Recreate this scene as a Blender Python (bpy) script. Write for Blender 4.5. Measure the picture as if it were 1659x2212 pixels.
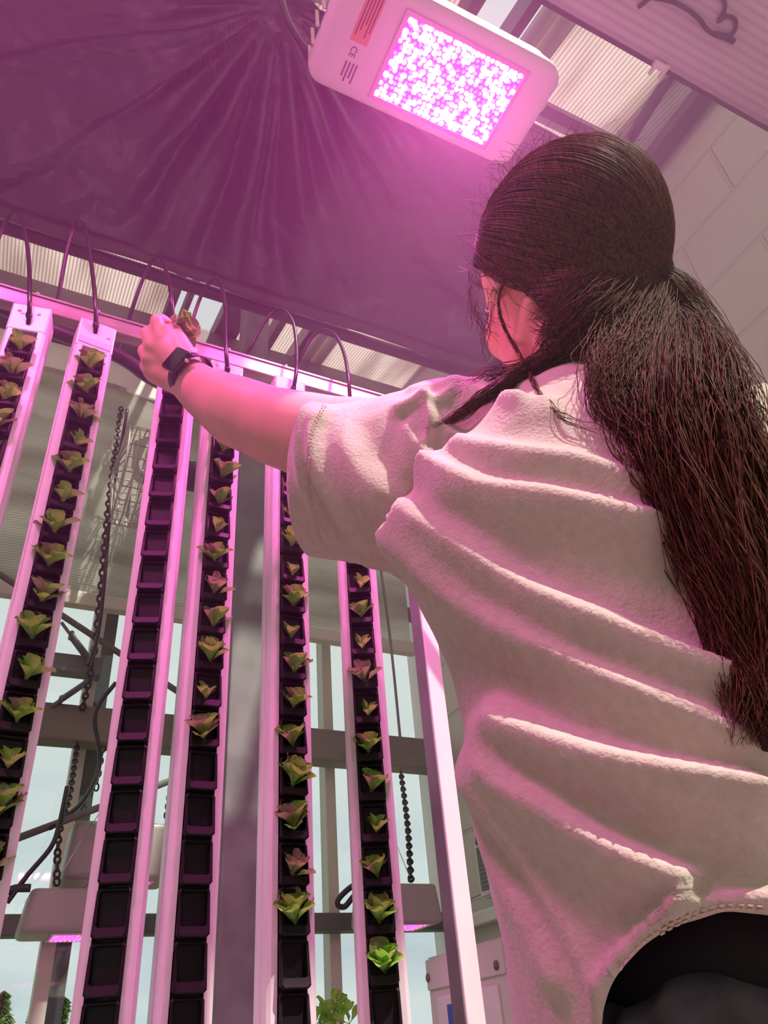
import bpy, bmesh, math, random
import numpy as np
from mathutils import Vector, Matrix, noise as mnoise

for o in list(bpy.data.objects):
    bpy.data.objects.remove(o, do_unlink=True)
SC = bpy.context.scene
COL = SC.collection
random.seed(7)
rng = np.random.RandomState(11)
PI = math.pi

# ------------------------------------------------------------------ camera
F, CX, CY = 1661.0, 829.5, 1106.0
_u = np.array([-209, -2316, 1661.0]); _u /= np.linalg.norm(_u)
_x = np.array([3794, 851, 1661.0]); _x -= _u * (_x @ _u); _x /= np.linalg.norm(_x)
RW = np.array([_x, np.cross(_u, _x), _u])            # camera axes -> world axes
EYE = np.array([0, 0, 1.0])
cam_d = bpy.data.cameras.new('camera'); cam = bpy.data.objects.new('camera', cam_d); COL.objects.link(cam)
M4 = Matrix.Identity(4)
for r in range(3):
    M4[r][0] = RW[r][0]; M4[r][1] = -RW[r][1]; M4[r][2] = -RW[r][2]; M4[r][3] = EYE[r]
cam.matrix_world = M4
cam_d.sensor_fit = 'VERTICAL'; cam_d.sensor_height = 36.0; cam_d.lens = 36.0 * F / 2212.0
cam_d.clip_start = 0.02; cam_d.clip_end = 400
SC.camera = cam

# ------------------------------------------------------------------ world, sun, exposure
SC.view_settings.view_transform = 'Standard'; SC.view_settings.look = 'None'
SC.view_settings.gamma = 1; SC.view_settings.exposure = 0.02; SC.view_settings.use_curve_mapping = False
SC.cycles.use_denoising = True
SC.cycles.max_bounces = 8; SC.cycles.diffuse_bounces = 3; SC.cycles.glossy_bounces = 3
SC.cycles.transparent_max_bounces = 16; SC.cycles.transmission_bounces = 4
SC.cycles.sample_clamp_indirect = 4.0
SC.cycles.caustics_reflective = False; SC.cycles.caustics_refractive = False

world = bpy.data.worlds.new('sky'); SC.world = world; world.use_nodes = True
nt = world.node_tree; nt.nodes.clear()
out = nt.nodes.new('ShaderNodeOutputWorld'); bg = nt.nodes.new('ShaderNodeBackground')
tc = nt.nodes.new('ShaderNodeTexCoord'); mp = nt.nodes.new('ShaderNodeMapping')
mp.inputs['Scale'].default_value = (1.0, 1.0, 3.5)
ns = nt.nodes.new('ShaderNodeTexNoise'); ns.inputs['Scale'].default_value = 3.2; ns.inputs['Detail'].default_value = 5
cr = nt.nodes.new('ShaderNodeValToRGB')
cr.color_ramp.elements[0].position = 0.38; cr.color_ramp.elements[0].color = (0.50, 0.58, 0.66, 1)
cr.color_ramp.elements[1].position = 0.62; cr.color_ramp.elements[1].color = (0.74, 0.80, 0.80, 1)
sp = nt.nodes.new('ShaderNodeSeparateXYZ'); mr = nt.nodes.new('ShaderNodeMapRange')
mr.inputs['From Min'].default_value = 0.05; mr.inputs['From Max'].default_value = 0.42
mx = nt.nodes.new('ShaderNodeMixRGB'); mx.inputs[2].default_value = (0.76, 0.83, 0.80, 1)
L = nt.links.new
L(tc.outputs['Generated'], mp.inputs[0]); L(mp.outputs[0], ns.inputs['Vector']); L(ns.outputs['Fac'], cr.inputs[0])
L(tc.outputs['Generated'], sp.inputs[0]); L(sp.outputs['Z'], mr.inputs['Value']); L(mr.outputs[0], mx.inputs[0])
L(cr.outputs[0], mx.inputs[1]); L(mx.outputs[0], bg.inputs[0]); L(bg.outputs[0], out.inputs[0])
bg.inputs[1].default_value = 1.0

def add_light(name, kind, energy, color, loc, **kw):
    d = bpy.data.lights.new(name, kind); d.energy = energy; d.color = color
    o = bpy.data.objects.new(name, d); COL.objects.link(o); o.location = loc
    for k, v in kw.items(): setattr(d, k, v)
    return o
SUN_DIR = Vector((0.20, -0.44, 0.87)).normalized()        # towards the sun
sun = add_light('sun', 'SUN', 7.0, (1.0, 0.90, 0.76), (0, 0, 9), angle=0.02)
sun.rotation_euler = SUN_DIR.to_track_quat('Z', 'Y').to_euler()
PINK = (1.0, 0.08, 0.60)
LAMP_W = 23.5

# ------------------------------------------------------------------ pixel -> place helpers
def ray(x, y): return RW @ np.array([x - CX, y - CY, F])
def atY(x, y, Y): d = ray(x, y); return Vector(EYE + d * (Y / d[1]))
def atX(x, y, X): d = ray(x, y); return Vector(EYE + d * (X / d[0]))
def atZ(x, y, Z): d = ray(x, y); return Vector(EYE + d * ((Z - 1) / d[2]))
def atC(x, y, z): return Vector(EYE + ray(x, y) * z / F)
def atP(x, y, p, n):
    d = ray(x, y); n = np.array(n); return Vector(EYE + d * (((np.array(p) - EYE) @ n) / (d @ n)))
def proj(P):
    c = (np.asarray(P) - EYE) @ RW
    return CX + F * c[..., 0] / c[..., 2], CY + F * c[..., 1] / c[..., 2], c[..., 2]

# ------------------------------------------------------------------ materials
def mat(name, col, rough=0.5, metal=0.0, col2=None, nscale=20.0, bump=0.0, bscale=80.0, spec=0.5,
        trans=0.0, emis=None, estr=0.0, sheen=0.0, mapping=None, detail=4.0, ramp=(0.35, 0.65), sss=0.0, bdist=0.002):
    m = bpy.data.materials.new(name); m.use_nodes = True
    n = m.node_tree; b = n.nodes['Principled BSDF']; lk = n.links.new
    b.inputs['Base Color'].default_value = (*col, 1); b.inputs['Roughness'].default_value = rough
    b.inputs['Metallic'].default_value = metal; b.inputs['Specular IOR Level'].default_value = spec
    if sheen: b.inputs['Sheen Weight'].default_value = sheen
    if sss:
        b.inputs['Subsurface Weight'].default_value = sss
        b.inputs['Subsurface Radius'].default_value = (0.012, 0.004, 0.002); b.inputs['Subsurface Scale'].default_value = 1.0
    if emis: b.inputs['Emission Color'].default_value = (*emis, 1); b.inputs['Emission Strength'].default_value = estr
    t = n.nodes.new('ShaderNodeTexCoord'); mpn = n.nodes.new('ShaderNodeMapping')
    lk(t.outputs['Object'], mpn.inputs[0])
    if mapping: mpn.inputs['Scale'].default_value = mapping
    if col2:
        a = n.nodes.new('ShaderNodeTexNoise'); a.inputs['Scale'].default_value = nscale; a.inputs['Detail'].default_value = detail
        c = n.nodes.new('ShaderNodeValToRGB'); c.color_ramp.elements[0].color = (*col, 1); c.color_ramp.elements[1].color = (*col2, 1)
        c.color_ramp.elements[0].position = ramp[0]; c.color_ramp.elements[1].position = ramp[1]
        lk(mpn.outputs[0], a.inputs['Vector']); lk(a.outputs['Fac'], c.inputs[0]); lk(c.outputs[0], b.inputs['Base Color'])
    if bump:
        a = n.nodes.new('ShaderNodeTexNoise'); a.inputs['Scale'].default_value = bscale; a.inputs['Detail'].default_value = 4
        bm_ = n.nodes.new('ShaderNodeBump'); bm_.inputs['Strength'].default_value = bump; bm_.inputs['Distance'].default_value = bdist
        lk(mpn.outputs[0], a.inputs['Vector']); lk(a.outputs['Fac'], bm_.inputs['Height']); lk(bm_.outputs[0], b.inputs['Normal'])
    if trans:
        tr = n.nodes.new('ShaderNodeBsdfTranslucent'); mxs = n.nodes.new('ShaderNodeMixShader'); mxs.inputs[0].default_value = trans
        if col2: lk(c.outputs[0], tr.inputs[0])
        else: tr.inputs[0].default_value = (*col, 1)
        o_ = n.nodes['Material Output']
        lk(b.outputs[0], mxs.inputs[1]); lk(tr.outputs[0], mxs.inputs[2]); lk(mxs.outputs[0], o_.inputs[0])
    return m

def glass_mat():
    m = bpy.data.materials.new('window_glass'); m.use_nodes = True; n = m.node_tree; n.nodes.clear()
    o_ = n.nodes.new('ShaderNodeOutputMaterial'); t = n.nodes.new('ShaderNodeBsdfTransparent'); g = n.nodes.new('ShaderNodeBsdfGlossy')
    t.inputs[0].default_value = (0.95, 0.98, 0.97, 1); g.inputs['Roughness'].default_value = 0.03
    x = n.nodes.new('ShaderNodeMixShader'); x.inputs[0].default_value = 0.04
    n.links.new(t.outputs[0], x.inputs[1]); n.links.new(g.outputs[0], x.inputs[2]); n.links.new(x.outputs[0], o_.inputs[0])
    return m

def ribbed_sheet(name, c1, c2, axis, period, trans=0.75, through=0.0, rough=0.4, big=None):
    """translucent sheet with flutes running across the given axis (0 x, 1 y, 2 z)"""
    m = bpy.data.materials.new(name); m.use_nodes = True; n = m.node_tree; lk = n.links.new
    b = n.nodes['Principled BSDF']; o_ = n.nodes['Material Output']; b.inputs['Roughness'].default_value = rough
    t = n.nodes.new('ShaderNodeTexCoord'); w = n.nodes.new('ShaderNodeTexWave'); w.wave_type = 'BANDS'
    w.bands_direction = 'XYZ'[axis]; w.inputs['Scale'].default_value = 2 * PI / period / 20.0; w.inputs['Distortion'].default_value = 0.25
    c = n.nodes.new('ShaderNodeValToRGB'); c.color_ramp.elements[0].color = (*c1, 1); c.color_ramp.elements[1].color = (*c2, 1)
    c.color_ramp.elements[0].position = 0.15; c.color_ramp.elements[1].position = 0.6
    lk(t.outputs['Object'], w.inputs['Vector']); lk(w.outputs['Fac'], c.inputs[0])
    ns_ = n.nodes.new('ShaderNodeTexNoise'); ns_.inputs['Scale'].default_value = 1.6; mp_ = n.nodes.new('ShaderNodeMapping')
    sc_ = [0.6, 0.6, 0.6]; sc_[axis] = 3.0; mp_.inputs['Scale'].default_value = sc_
    lk(t.outputs['Object'], mp_.inputs[0]); lk(mp_.outputs[0], ns_.inputs['Vector'])
    c2_ = n.nodes.new('ShaderNodeValToRGB'); c2_.color_ramp.elements[0].color = (0.72, 0.70, 0.66, 1); c2_.color_ramp.elements[1].color = (1, 1, 1, 1)
    c2_.color_ramp.elements[0].position = 0.35; c2_.color_ramp.elements[1].position = 0.6
    mul = n.nodes.new('ShaderNodeMixRGB'); mul.blend_type = 'MULTIPLY'; mul.inputs[0].default_value = 1
    lk(ns_.outputs['Fac'], c2_.inputs[0]); lk(c.outputs[0], mul.inputs[1]); lk(c2_.outputs[0], mul.inputs[2])
    lk(mul.outputs[0], b.inputs['Base Color'])
    tr = n.nodes.new('ShaderNodeBsdfTranslucent'); lk(mul.outputs[0], tr.inputs[0])
    x = n.nodes.new('ShaderNodeMixShader'); x.inputs[0].default_value = trans
    lk(b.outputs[0], x.inputs[1]); lk(tr.outputs[0], x.inputs[2])
    last = x
    if through:
        tp = n.nodes.new('ShaderNodeBsdfTransparent'); lk(mul.outputs[0], tp.inputs[0])
        y = n.nodes.new('ShaderNodeMixShader'); y.inputs[0].default_value = through
        lk(x.outputs[0], y.inputs[1]); lk(tp.outputs[0], y.inputs[2]); last = y
    lk(last.outputs[0], o_.inputs[0])
    return m

def block_mat():
    m = bpy.data.materials.new('painted_block'); m.use_nodes = True; n = m.node_tree; lk = n.links.new
    b = n.nodes['Principled BSDF']; b.inputs['Roughness'].default_value = 0.6
    t = n.nodes.new('ShaderNodeTexCoord'); s = n.nodes.new('ShaderNodeSeparateXYZ'); c = n.nodes.new('ShaderNodeCombineXYZ')
    lk(t.outputs['Object'], s.inputs[0]); lk(s.outputs['Y'], c.inputs['X']); lk(s.outputs['Z'], c.inputs['Y'])
    br = n.nodes.new('ShaderNodeTexBrick'); lk(c.outputs[0], br.inputs['Vector'])
    br.inputs['Color1'].default_value = (0.60, 0.56, 0.50, 1); br.inputs['Color2'].default_value = (0.57, 0.54, 0.48, 1)
    br.inputs['Mortar'].default_value = (0.53, 0.50, 0.45, 1); br.inputs['Scale'].default_value = 1.0
    br.inputs['Brick Width'].default_value = 0.64; br.inputs['Row Height'].default_value = 0.333
    br.inputs['Mortar Size'].default_value = 0.011; br.inputs['Mortar Smooth'].default_value = 0.4
    lk(br.outputs['Color'], b.inputs['Base Color'])
    bp = n.nodes.new('ShaderNodeBump'); bp.inputs['Strength'].default_value = 0.8; bp.inputs['Distance'].default_value = -0.012
    lk(br.outputs['Fac'], bp.inputs['Height'])
    nz = n.nodes.new('ShaderNodeTexNoise'); nz.inputs['Scale'].default_value = 60; bp2 = n.nodes.new('ShaderNodeBump')
    bp2.inputs['Strength'].default_value = 0.25; bp2.inputs['Distance'].default_value = 0.004
    lk(t.outputs['Object'], nz.inputs['Vector']); lk(nz.outputs['Fac'], bp2.inputs['Height']); lk(bp.outputs[0], bp2.inputs['Normal'])
    lk(bp2.outputs[0], b.inputs['Normal'])
    return m

MT = dict(
    glass=glass_mat(), block=block_mat(),
    floor=mat('floor_concrete', (0.42, 0.40, 0.37), 0.7, col2=(0.50, 0.48, 0.44), nscale=3, bump=0.2),
    galv=mat('galvanised_steel', (0.17, 0.18, 0.18), 0.6, 0.3, col2=(0.24, 0.25, 0.25), nscale=9, bump=0.1, bscale=30),
    galv_dark=mat('dull_steel', (0.10, 0.105, 0.10), 0.6, 0.2, col2=(0.15, 0.155, 0.145), nscale=6),
    beam=mat('weathered_beam', (0.16, 0.14, 0.135), 0.65, 0.1, col2=(0.24, 0.21, 0.19), nscale=5, mapping=(0.3, 1, 1)),
    cream=mat('cream_paint', (0.62, 0.60, 0.52), 0.6, col2=(0.66, 0.64, 0.56), nscale=4),
    whitepaint=mat('white_paint', (0.74, 0.72, 0.70), 0.45, col2=(0.80, 0.78, 0.76), nscale=5),
    tower=mat('white_channel_plastic', (0.80, 0.79, 0.78), 0.30, col2=(0.86, 0.85, 0.84), nscale=7, bump=0.05, bscale=40),
    stain=mat('rusty_stain', (0.45, 0.20, 0.14), 0.8, col2=(0.75, 0.62, 0.58), nscale=60),
    tape=mat('yellowed_tape', (0.78, 0.66, 0.60), 0.5, col2=(0.72, 0.58, 0.52), nscale=30),
    cup=mat('black_cup_plastic', (0.010, 0.008, 0.010), 0.5, spec=0.22, bump=0.15, bscale=90),
    hose=mat('black_hose', (0.022, 0.018, 0.022), 0.30),
    rail=mat('aluminium_rail', (0.26, 0.20, 0.20), 0.4, 0.5, col2=(0.40, 0.34, 0.33), nscale=24, mapping=(0.4, 2, 2)),
    chrome=mat('bright_zinc', (0.75, 0.75, 0.75), 0.18, 1.0),
    tarp=mat('dark_plastic_tarp', (0.085, 0.06, 0.09), 0.22, bump=0.8, bscale=30, col2=(0.11, 0.08, 0.12), nscale=3, bdist=0.006, spec=0.8),
    hem=mat('tarp_hem', (0.11, 0.08, 0.085), 0.4, bump=0.4, bscale=30),
    pipe_dark=mat('dark_pipe', (0.045, 0.035, 0.042), 0.35),
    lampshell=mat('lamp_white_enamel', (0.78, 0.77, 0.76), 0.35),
    lamplabel=mat('orange_lamp_label', (0.80, 0.34, 0.22), 0.6),
    ink=mat('label_ink', (0.08, 0.06, 0.07), 0.7),
    lampshell_shade=mat('lamp_enamel_shaded', (0.34, 0.33, 0.31), 0.45), led_dim=mat('led_pink_dim', (0.9, 0.2, 0.6), 0.4, emis=(1.0, 0.16, 0.75), estr=1.6), led_orange=mat('led_orange_dim', (1, .4, .2), 0.4, emis=(1.0, 0.30, 0.25), estr=1.4),  # background housings: shade from backlighting put into the enamel colour
    slot=mat('vent_slot', (0.80, 0.62, 0.60), 0.5),
    reflector=mat('reflector_bezel', (0.75, 0.45, 0.75), 0.2, 0.3),
    led_base=mat('led_board', (0.55, 0.05, 0.30), 0.4, emis=(0.9, 0.02, 0.55), estr=1.3),
    led_white=mat('led_white', (1, 1, 1), 0.4, emis=(1, 0.86, 0.90), estr=16),
    led_red=mat('led_red', (1, 0.1, 0.2), 0.4, emis=(1, 0.05, 0.25), estr=6),
    led_blue=mat('led_violet', (0.3, 0.1, 1), 0.4, emis=(0.35, 0.04, 1.0), estr=4),
    leaf=mat('lettuce_green', (0.20, 0.50, 0.05), 0.42, col2=(0.36, 0.72, 0.12), nscale=38, trans=0.5, bump=0.3, bscale=120),
    leaf_red=mat('lettuce_red', (0.30, 0.17, 0.16), 0.42, col2=(0.34, 0.55, 0.16), nscale=32, trans=0.42, bump=0.3, bscale=120),
    stem=mat('lettuce_stem', (0.45, 0.60, 0.24), 0.45, trans=0.2),
    soil=mat('grow_medium', (0.02, 0.015, 0.012), 0.9, bump=0.6),
    skin=mat('skin', (0.66, 0.37, 0.28), 0.48, col2=(0.72, 0.43, 0.33), nscale=14, bump=0.12, bscale=260, sss=0.12, bdist=0.0008),
    lips=mat('lips', (0.62, 0.22, 0.22), 0.35),
    eyew=mat('eye_white', (0.8, 0.78, 0.76), 0.2), eyei=mat('eye_iris', (0.09, 0.05, 0.03), 0.15),
    hair=mat('dark_brown_hair', (0.045, 0.016, 0.012), 0.6, col2=(0.16, 0.060, 0.038), nscale=60, mapping=(6, 6, 1), spec=0.10),
    haircap=mat('hair_mass', (0.018, 0.007, 0.006), 0.7, spec=0.15, col2=(0.038, 0.015, 0.012), nscale=80, bump=0.6, bscale=160, mapping=(1, 1, 1)),
    shirt=mat('fuzzy_cotton', (0.56, 0.48, 0.42), 0.95, col2=(0.62, 0.54, 0.47), nscale=130, bump=0.75, bscale=330, sheen=0.35, bdist=0.0014, trans=0.10),
    stitch=mat('seam_thread', (0.55, 0.46, 0.36), 0.9),
    trousers=mat('dark_grey_trousers', (0.045, 0.043, 0.055), 0.85, col2=(0.07, 0.066, 0.08), nscale=60, bump=0.5, bscale=200),
    black=mat('black_cloth', (0.012, 0.009, 0.012), 0.8, bump=0.3, bscale=180),
    watch=mat('watch_case', (0.05, 0.05, 0.07), 0.22, 0.7), watchglass=mat('watch_glass', (0.012, 0.012, 0.02), 0.05),
    strap=mat('watch_strap', (0.045, 0.035, 0.07), 0.45), shoe=mat('shoe', (0.05, 0.05, 0.06), 0.6),
    chain=mat('dark_chain', (0.06, 0.06, 0.055), 0.5, 0.5),
    wire=mat('white_wire', (0.62, 0.60, 0.57), 0.4), motor=mat('motor_black', (0.045, 0.045, 0.05), 0.4),
    boxplastic=mat('box_plastic', (0.68, 0.64, 0.60), 0.45), blue=mat('blue_label', (0.03, 0.06, 0.42), 0.5),
    speaker=mat('grey_grille', (0.22, 0.22, 0.21), 0.7), tree=mat('tree_leaves', (0.07, 0.12, 0.03), 0.7, col2=(0.12, 0.18, 0.05), nscale=2),
    bark=mat('bark', (0.12, 0.10, 0.08), 0.9), scribble=mat('black_cord_rubber', (0.02, 0.012, 0.02), 0.5),
    gold=mat('earring_metal', (0.8, 0.7, 0.6), 0.15, 1.0), grass=mat('grass_ground', (0.10, 0.14, 0.05), 0.9, col2=(0.16, 0.18, 0.08), nscale=1),
)
MT['roofsheet'] = ribbed_sheet('twin_wall_roof_sheet', (0.46, 0.43, 0.40), (0.72, 0.68, 0.65), 0, 0.022, trans=0.8, through=0.30)
MT['endsheet'] = ribbed_sheet('twin_wall_end_sheet', (0.62, 0.58, 0.54), (0.84, 0.80, 0.76), 0, 0.03, trans=0.8, through=0.12)
MT['blind'] = ribbed_sheet('woven_blind', (0.66, 0.65, 0.60), (0.85, 0.84, 0.78), 2, 0.016, trans=0.72, through=0.16)
MT['ribpanel'] = ribbed_sheet('ribbed_white_panel', (0.55, 0.50, 0.52), (0.66, 0.61, 0.63), 1, 0.016, trans=0.1)

# ------------------------------------------------------------------ mesh helpers
def link(name, me, parent=None, smooth=None):
    o = bpy.data.objects.new(name, me); COL.objects.link(o)
    if parent is not None: o.parent = parent
    if smooth: me.polygons.foreach_set('use_smooth', [True] * len(me.polygons)); me.update()
    return o
def obj(name, bm, m, parent=None, smooth=False):
    me = bpy.data.meshes.new(name); bmesh.ops.recalc_face_normals(bm, faces=bm.faces[:]) if len(bm.faces) < 60000 else None
    bm.to_mesh(me); bm.free()
    for mm in (m if isinstance(m, (list, tuple)) else [m]): me.materials.append(mm)
    return link(name, me, parent, smooth)
def pyobj(name, vs, fs, m, parent=None, smooth=False, mi=None):
    me = bpy.data.meshes.new(name); me.from_pydata([tuple(v) for v in vs], [], fs)
    for mm in (m if isinstance(m, (list, tuple)) else [m]): me.materials.append(mm)
    if mi is not None: me.polygons.foreach_set('material_index', mi)
    me.update(); return link(name, me, parent, smooth)
def empty(name, loc=(0, 0, 0), rz=0.0):
    o = bpy.data.objects.new(name, None); COL.objects.link(o); o.location = loc; o.rotation_euler = (0, 0, rz)
    o.empty_display_size = 0.02; return o
def tag(o, label, cat, group=None, kind=None):
    if label: o['label'] = label
    if cat: o['category'] = cat
    if group: o['group'] = group
    if kind: o['kind'] = kind
    return o
def struct(o): o['kind'] = 'structure'; return o
def box(bm, c, s, bev=0.0, rot=None, seg=2):
    r = bmesh.ops.create_cube(bm, size=1.0); vs = r['verts']
    for v in vs: v.co = Vector((v.co.x * s[0], v.co.y * s[1], v.co.z * s[2]))
    if bev > 0:
        es = list({e for v in vs for e in v.link_edges})
        rr = bmesh.ops.bevel(bm, geom=es, offset=bev, segments=seg, affect='EDGES', profile=0.6)
        vs = list({v for f in rr['faces'] for v in f.verts} | {v for v in vs if v.is_valid})
        # collect the complete island
        seen = set(vs); st = list(vs)
        while st:
            v = st.pop()
            for e in v.link_edges:
                w = e.other_vert(v)
                if w not in seen: seen.add(w); st.append(w)
        vs = list(seen)
    for v in vs:
        p = v.co.copy()
        if rot is not None: p = rot @ p
        v.co = p + Vector(c)
    return vs
def boxmm(bm, a, b, bev=0.0):
    a, b = Vector(a), Vector(b); return box(bm, (a + b) / 2, [abs(b[i] - a[i]) for i in range(3)], bev)
def frame_of(d):
    d = Vector(d).normalized(); u = Vector((0, 0, 1)) if abs(d.z) < 0.9 else Vector((1, 0, 0))
    s = d.cross(u).normalized(); return s, s.cross(d).normalized(), d
def tube(bm, pts, r, seg=8, cap=True, rs=None):
    pts = [Vector(p) for p in pts]; rings = []; s = None
    for i, p in enumerate(pts):
        d = (pts[min(i + 1, len(pts) - 1)] - pts[max(i - 1, 0)])
        if d.length < 1e-9: d = Vector((0, 0, 1))
        d.normalize()
        if s is None: s, u, _ = frame_of(d)
        else:
            s = (s - d * s.dot(d)); s = s.normalized() if s.length > 1e-6 else frame_of(d)[0]
            u = d.cross(s)
        u = d.cross(s).normalized()
        rr = rs[i] if rs is not None else r
        rings.append([bm.verts.new(p + (s * math.cos(2 * PI * k / seg) + u * math.sin(2 * PI * k / seg)) * rr) for k in range(seg)])
    for a, b in zip(rings, rings[1:]):
        for k in range(seg): bm.faces.new((a[k], a[(k + 1) % seg], b[(k + 1) % seg], b[k]))
    if cap: bm.faces.new(rings[0][::-1]); bm.faces.new(rings[-1])
def spline(pts, n=12):
    """catmull-rom through points"""
    P = [np.array(p, float) for p in pts]; P = [2 * P[0] - P[1]] + P + [2 * P[-1] - P[-2]]; o = []
    for i in range(1, len(P) - 2):
        for k in range(n):
            t = k / n; a, b, c, d = P[i - 1:i + 3]
            o.append(0.5 * ((2 * b) + (-a + c) * t + (2 * a - 5 * b + 4 * c - d) * t * t + (-a + 3 * b - 3 * c + d) * t ** 3))
    o.append(P[-2]); return [Vector(p) for p in o]
def capsule(bm, p0, r0, p1, r1, seg=18, flat=None):
    """tapered capsule; flat=(direction, factor) squashes across that direction"""
    p0, p1 = Vector(p0), Vector(p1); s, u, d = frame_of(p1 - p0); rings = []; h = 5
    prof = [(p0, r0, -PI / 2 + PI / 2 * k / h) for k in range(1, h + 1)] + [(p1, r1, PI / 2 * k / h) for k in range(0, h)]
    def sq(c, q):
        if flat:
            n = Vector(flat[0]).normalized(); v = q - c; q = c + v - n * v.dot(n) * (1 - flat[1])
        return q
    for c, r, a in prof:
        rings.append([bm.verts.new(sq(c, c + d * r * math.sin(a) + (s * math.cos(2 * PI * k / seg) + u * math.sin(2 * PI * k / seg)) * r * math.cos(a))) for k in range(seg)])
    va = bm.verts.new(p0 - d * r0); vb = bm.verts.new(p1 + d * r1)
    for a, b in zip(rings, rings[1:]):
        for k in range(seg): bm.faces.new((a[k], a[(k + 1) % seg], b[(k + 1) % seg], b[k]))
    for k in range(seg):
        bm.faces.new((va, rings[0][(k + 1) % seg], rings[0][k])); bm.faces.new((vb, rings[-1][k], rings[-1][(k + 1) % seg]))
def ellipsoid(bm, c, rad, basis=None, seg=24):
    r = bmesh.ops.create_uvsphere(bm, u_segments=seg, v_segments=seg // 2, radius=1.0); B = basis or Matrix.Identity(3)
    for v in r['verts']: v.co = Vector(c) + B @ Vector((v.co.x * rad[0], v.co.y * rad[1], v.co.z * rad[2]))
def remesh(bm, voxel, smooth_it=3, smooth_f=0.5):
    """one continuous surface out of overlapping closed shapes"""
    me = bpy.data.meshes.new('tmp'); bmesh.ops.recalc_face_normals(bm, faces=bm.faces[:]); bm.to_mesh(me); bm.free()
    o = bpy.data.objects.new('tmp', me); COL.objects.link(o)
    md = o.modifiers.new('r', 'REMESH'); md.mode = 'VOXEL'; md.voxel_size = voxel
    if smooth_it: s = o.modifiers.new('s', 'SMOOTH'); s.factor = smooth_f; s.iterations = smooth_it
    dg = bpy.context.evaluated_depsgraph_get(); dg.update()
    m2 = bpy.data.meshes.new_from_object(o.evaluated_get(dg)); bpy.data.objects.remove(o, do_unlink=True)
    return m2
def bar(name, a, b, r, m, parent=None, seg=8):
    bm = bmesh.new(); tube(bm, [a, b], r, seg); return obj(name, bm, m, parent, smooth=True)
def bx(name, a, b, m, parent=None, bev=0.0):
    bm = bmesh.new(); boxmm(bm, a, b, bev); return obj(name, bm, m, parent)

# ------------------------------------------------------------------ the setting
YW, XW = 4.0, 2.42
struct(bx('floor', (-4.5, -3.0, -0.1), (XW, 4.2, 0.0), MT['floor']))
struct(bx('wall_right', (XW, -3.0, 0.0), (XW + 0.2, YW + 0.12, 4.50), MT['block']))
struct(bx('wall_left_added', (-4.6, -3.0, 0.0), (-4.5, YW, 7.3), MT['cream']))  # unseen wall, added to cut daylight from the left
struct(bx('wall_front_added', (-4.6, -3.1, 0.0), (XW + 0.2, -3.0, 1.2), MT['cream']))  # unseen wall behind the camera, added to cut daylight on the back
struct(bx('window_8', (-4.6, -3.06, 1.2), (XW + 0.2, -3.05, 1.9), MT['glass']))  # unseen glazing, added to let some fill light in from behind
struct(bx('wall_front_fill', (-4.6, -3.08, 1.9), (XW + 0.2, -3.0, 4.0), MT['endsheet']))  # unseen translucent sheet, added to temper the fill from behind
struct(bx('wall_upper_right', (XW + 0.02, -3.0, 4.50), (XW + 0.2, YW + 0.12, 5.6), MT['cream']))
struct(bx('wall_low', (-4.5, YW, 0.0), (XW, YW + 0.12, 0.75), MT['cream'])).name = 'wall_back'
zE = atY(101, 783, YW)[2]; zG = atY(84, 850, YW)[2]; zR = atY(0, 590, YW)[2]
# window wall: jambs, mullions, rails and panes
xs = [-4.4, -3.2, -2.0, -0.9, atY(200, 1300, YW)[0] + 0.05, atY(728, 2200, YW)[0], 2.33]
for i in range(len(xs) - 1):
    w_ = struct(empty('window_%d' % (i + 1), (xs[i], YW + 0.05, 0.75)))
    def W(p): return (p[0] - xs[i], p[1] - YW - 0.05, p[2] - 0.75)
    bx('window_frame', W((xs[i] - 0.025, YW, 0.75)), W((xs[i] + 0.035, YW + 0.09, 4.6)), MT['cream'], w_, 0.004)
    bx('window_pane', W((xs[i] + 0.035, YW + 0.05, 0.77)), W((xs[i + 1] - 0.026, YW + 0.056, 4.6)), MT['glass'], w_)
struct(bx('trim_1', (2.335, YW - 0.02, 0.75), (2.42, YW + 0.1, 4.7), MT['whitepaint'], None, 0.004))
b1 = [atY(99, 1522, 3.9)[2], atY(99, 1600, 3.9)[2]]; b2 = [atY(30, 1975, 3.9)[2], atY(30, 2022, 3.9)[2]]
struct(bx('trim_2', (-4.4, 3.86, b1[1]), (XW, 3.99, b1[0]), MT['beam'], None, 0.012))
struct(bx('trim_3', (-4.4, 3.88, b2[1]), (XW, 3.99, b2[0]), MT['galv_dark'], None, 0.012))
struct(bx('trim_4', (-4.4, 3.80, zG), (XW, 3.97, zE), MT['whitepaint'], None, 0.015))      # eave gutter beam
g1 = atY(118, 1417, 3.95)[2]; g2 = atY(118, 1455, 3.95)[2]
struct(bx('trim_5', (-4.4, 3.90, g2), (0.42, 3.99, g1), MT['galv'], None, 0.008))
struct(bx('trim_6', (-4.4, 3.72, zR - 0.62), (XW, 4.10, zR - 0.28), MT['beam'], None, 0.01))  # eave purlin
struct(bx('trim_7', (-4.4, 3.95, zR - 0.28), (XW, 4.02, zR), MT['galv'], None, 0.004))
struct(bx('wall_eave', (-4.4, YW + 0.02, zE), (XW, YW + 0.03, zR), MT['endsheet']))
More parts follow.
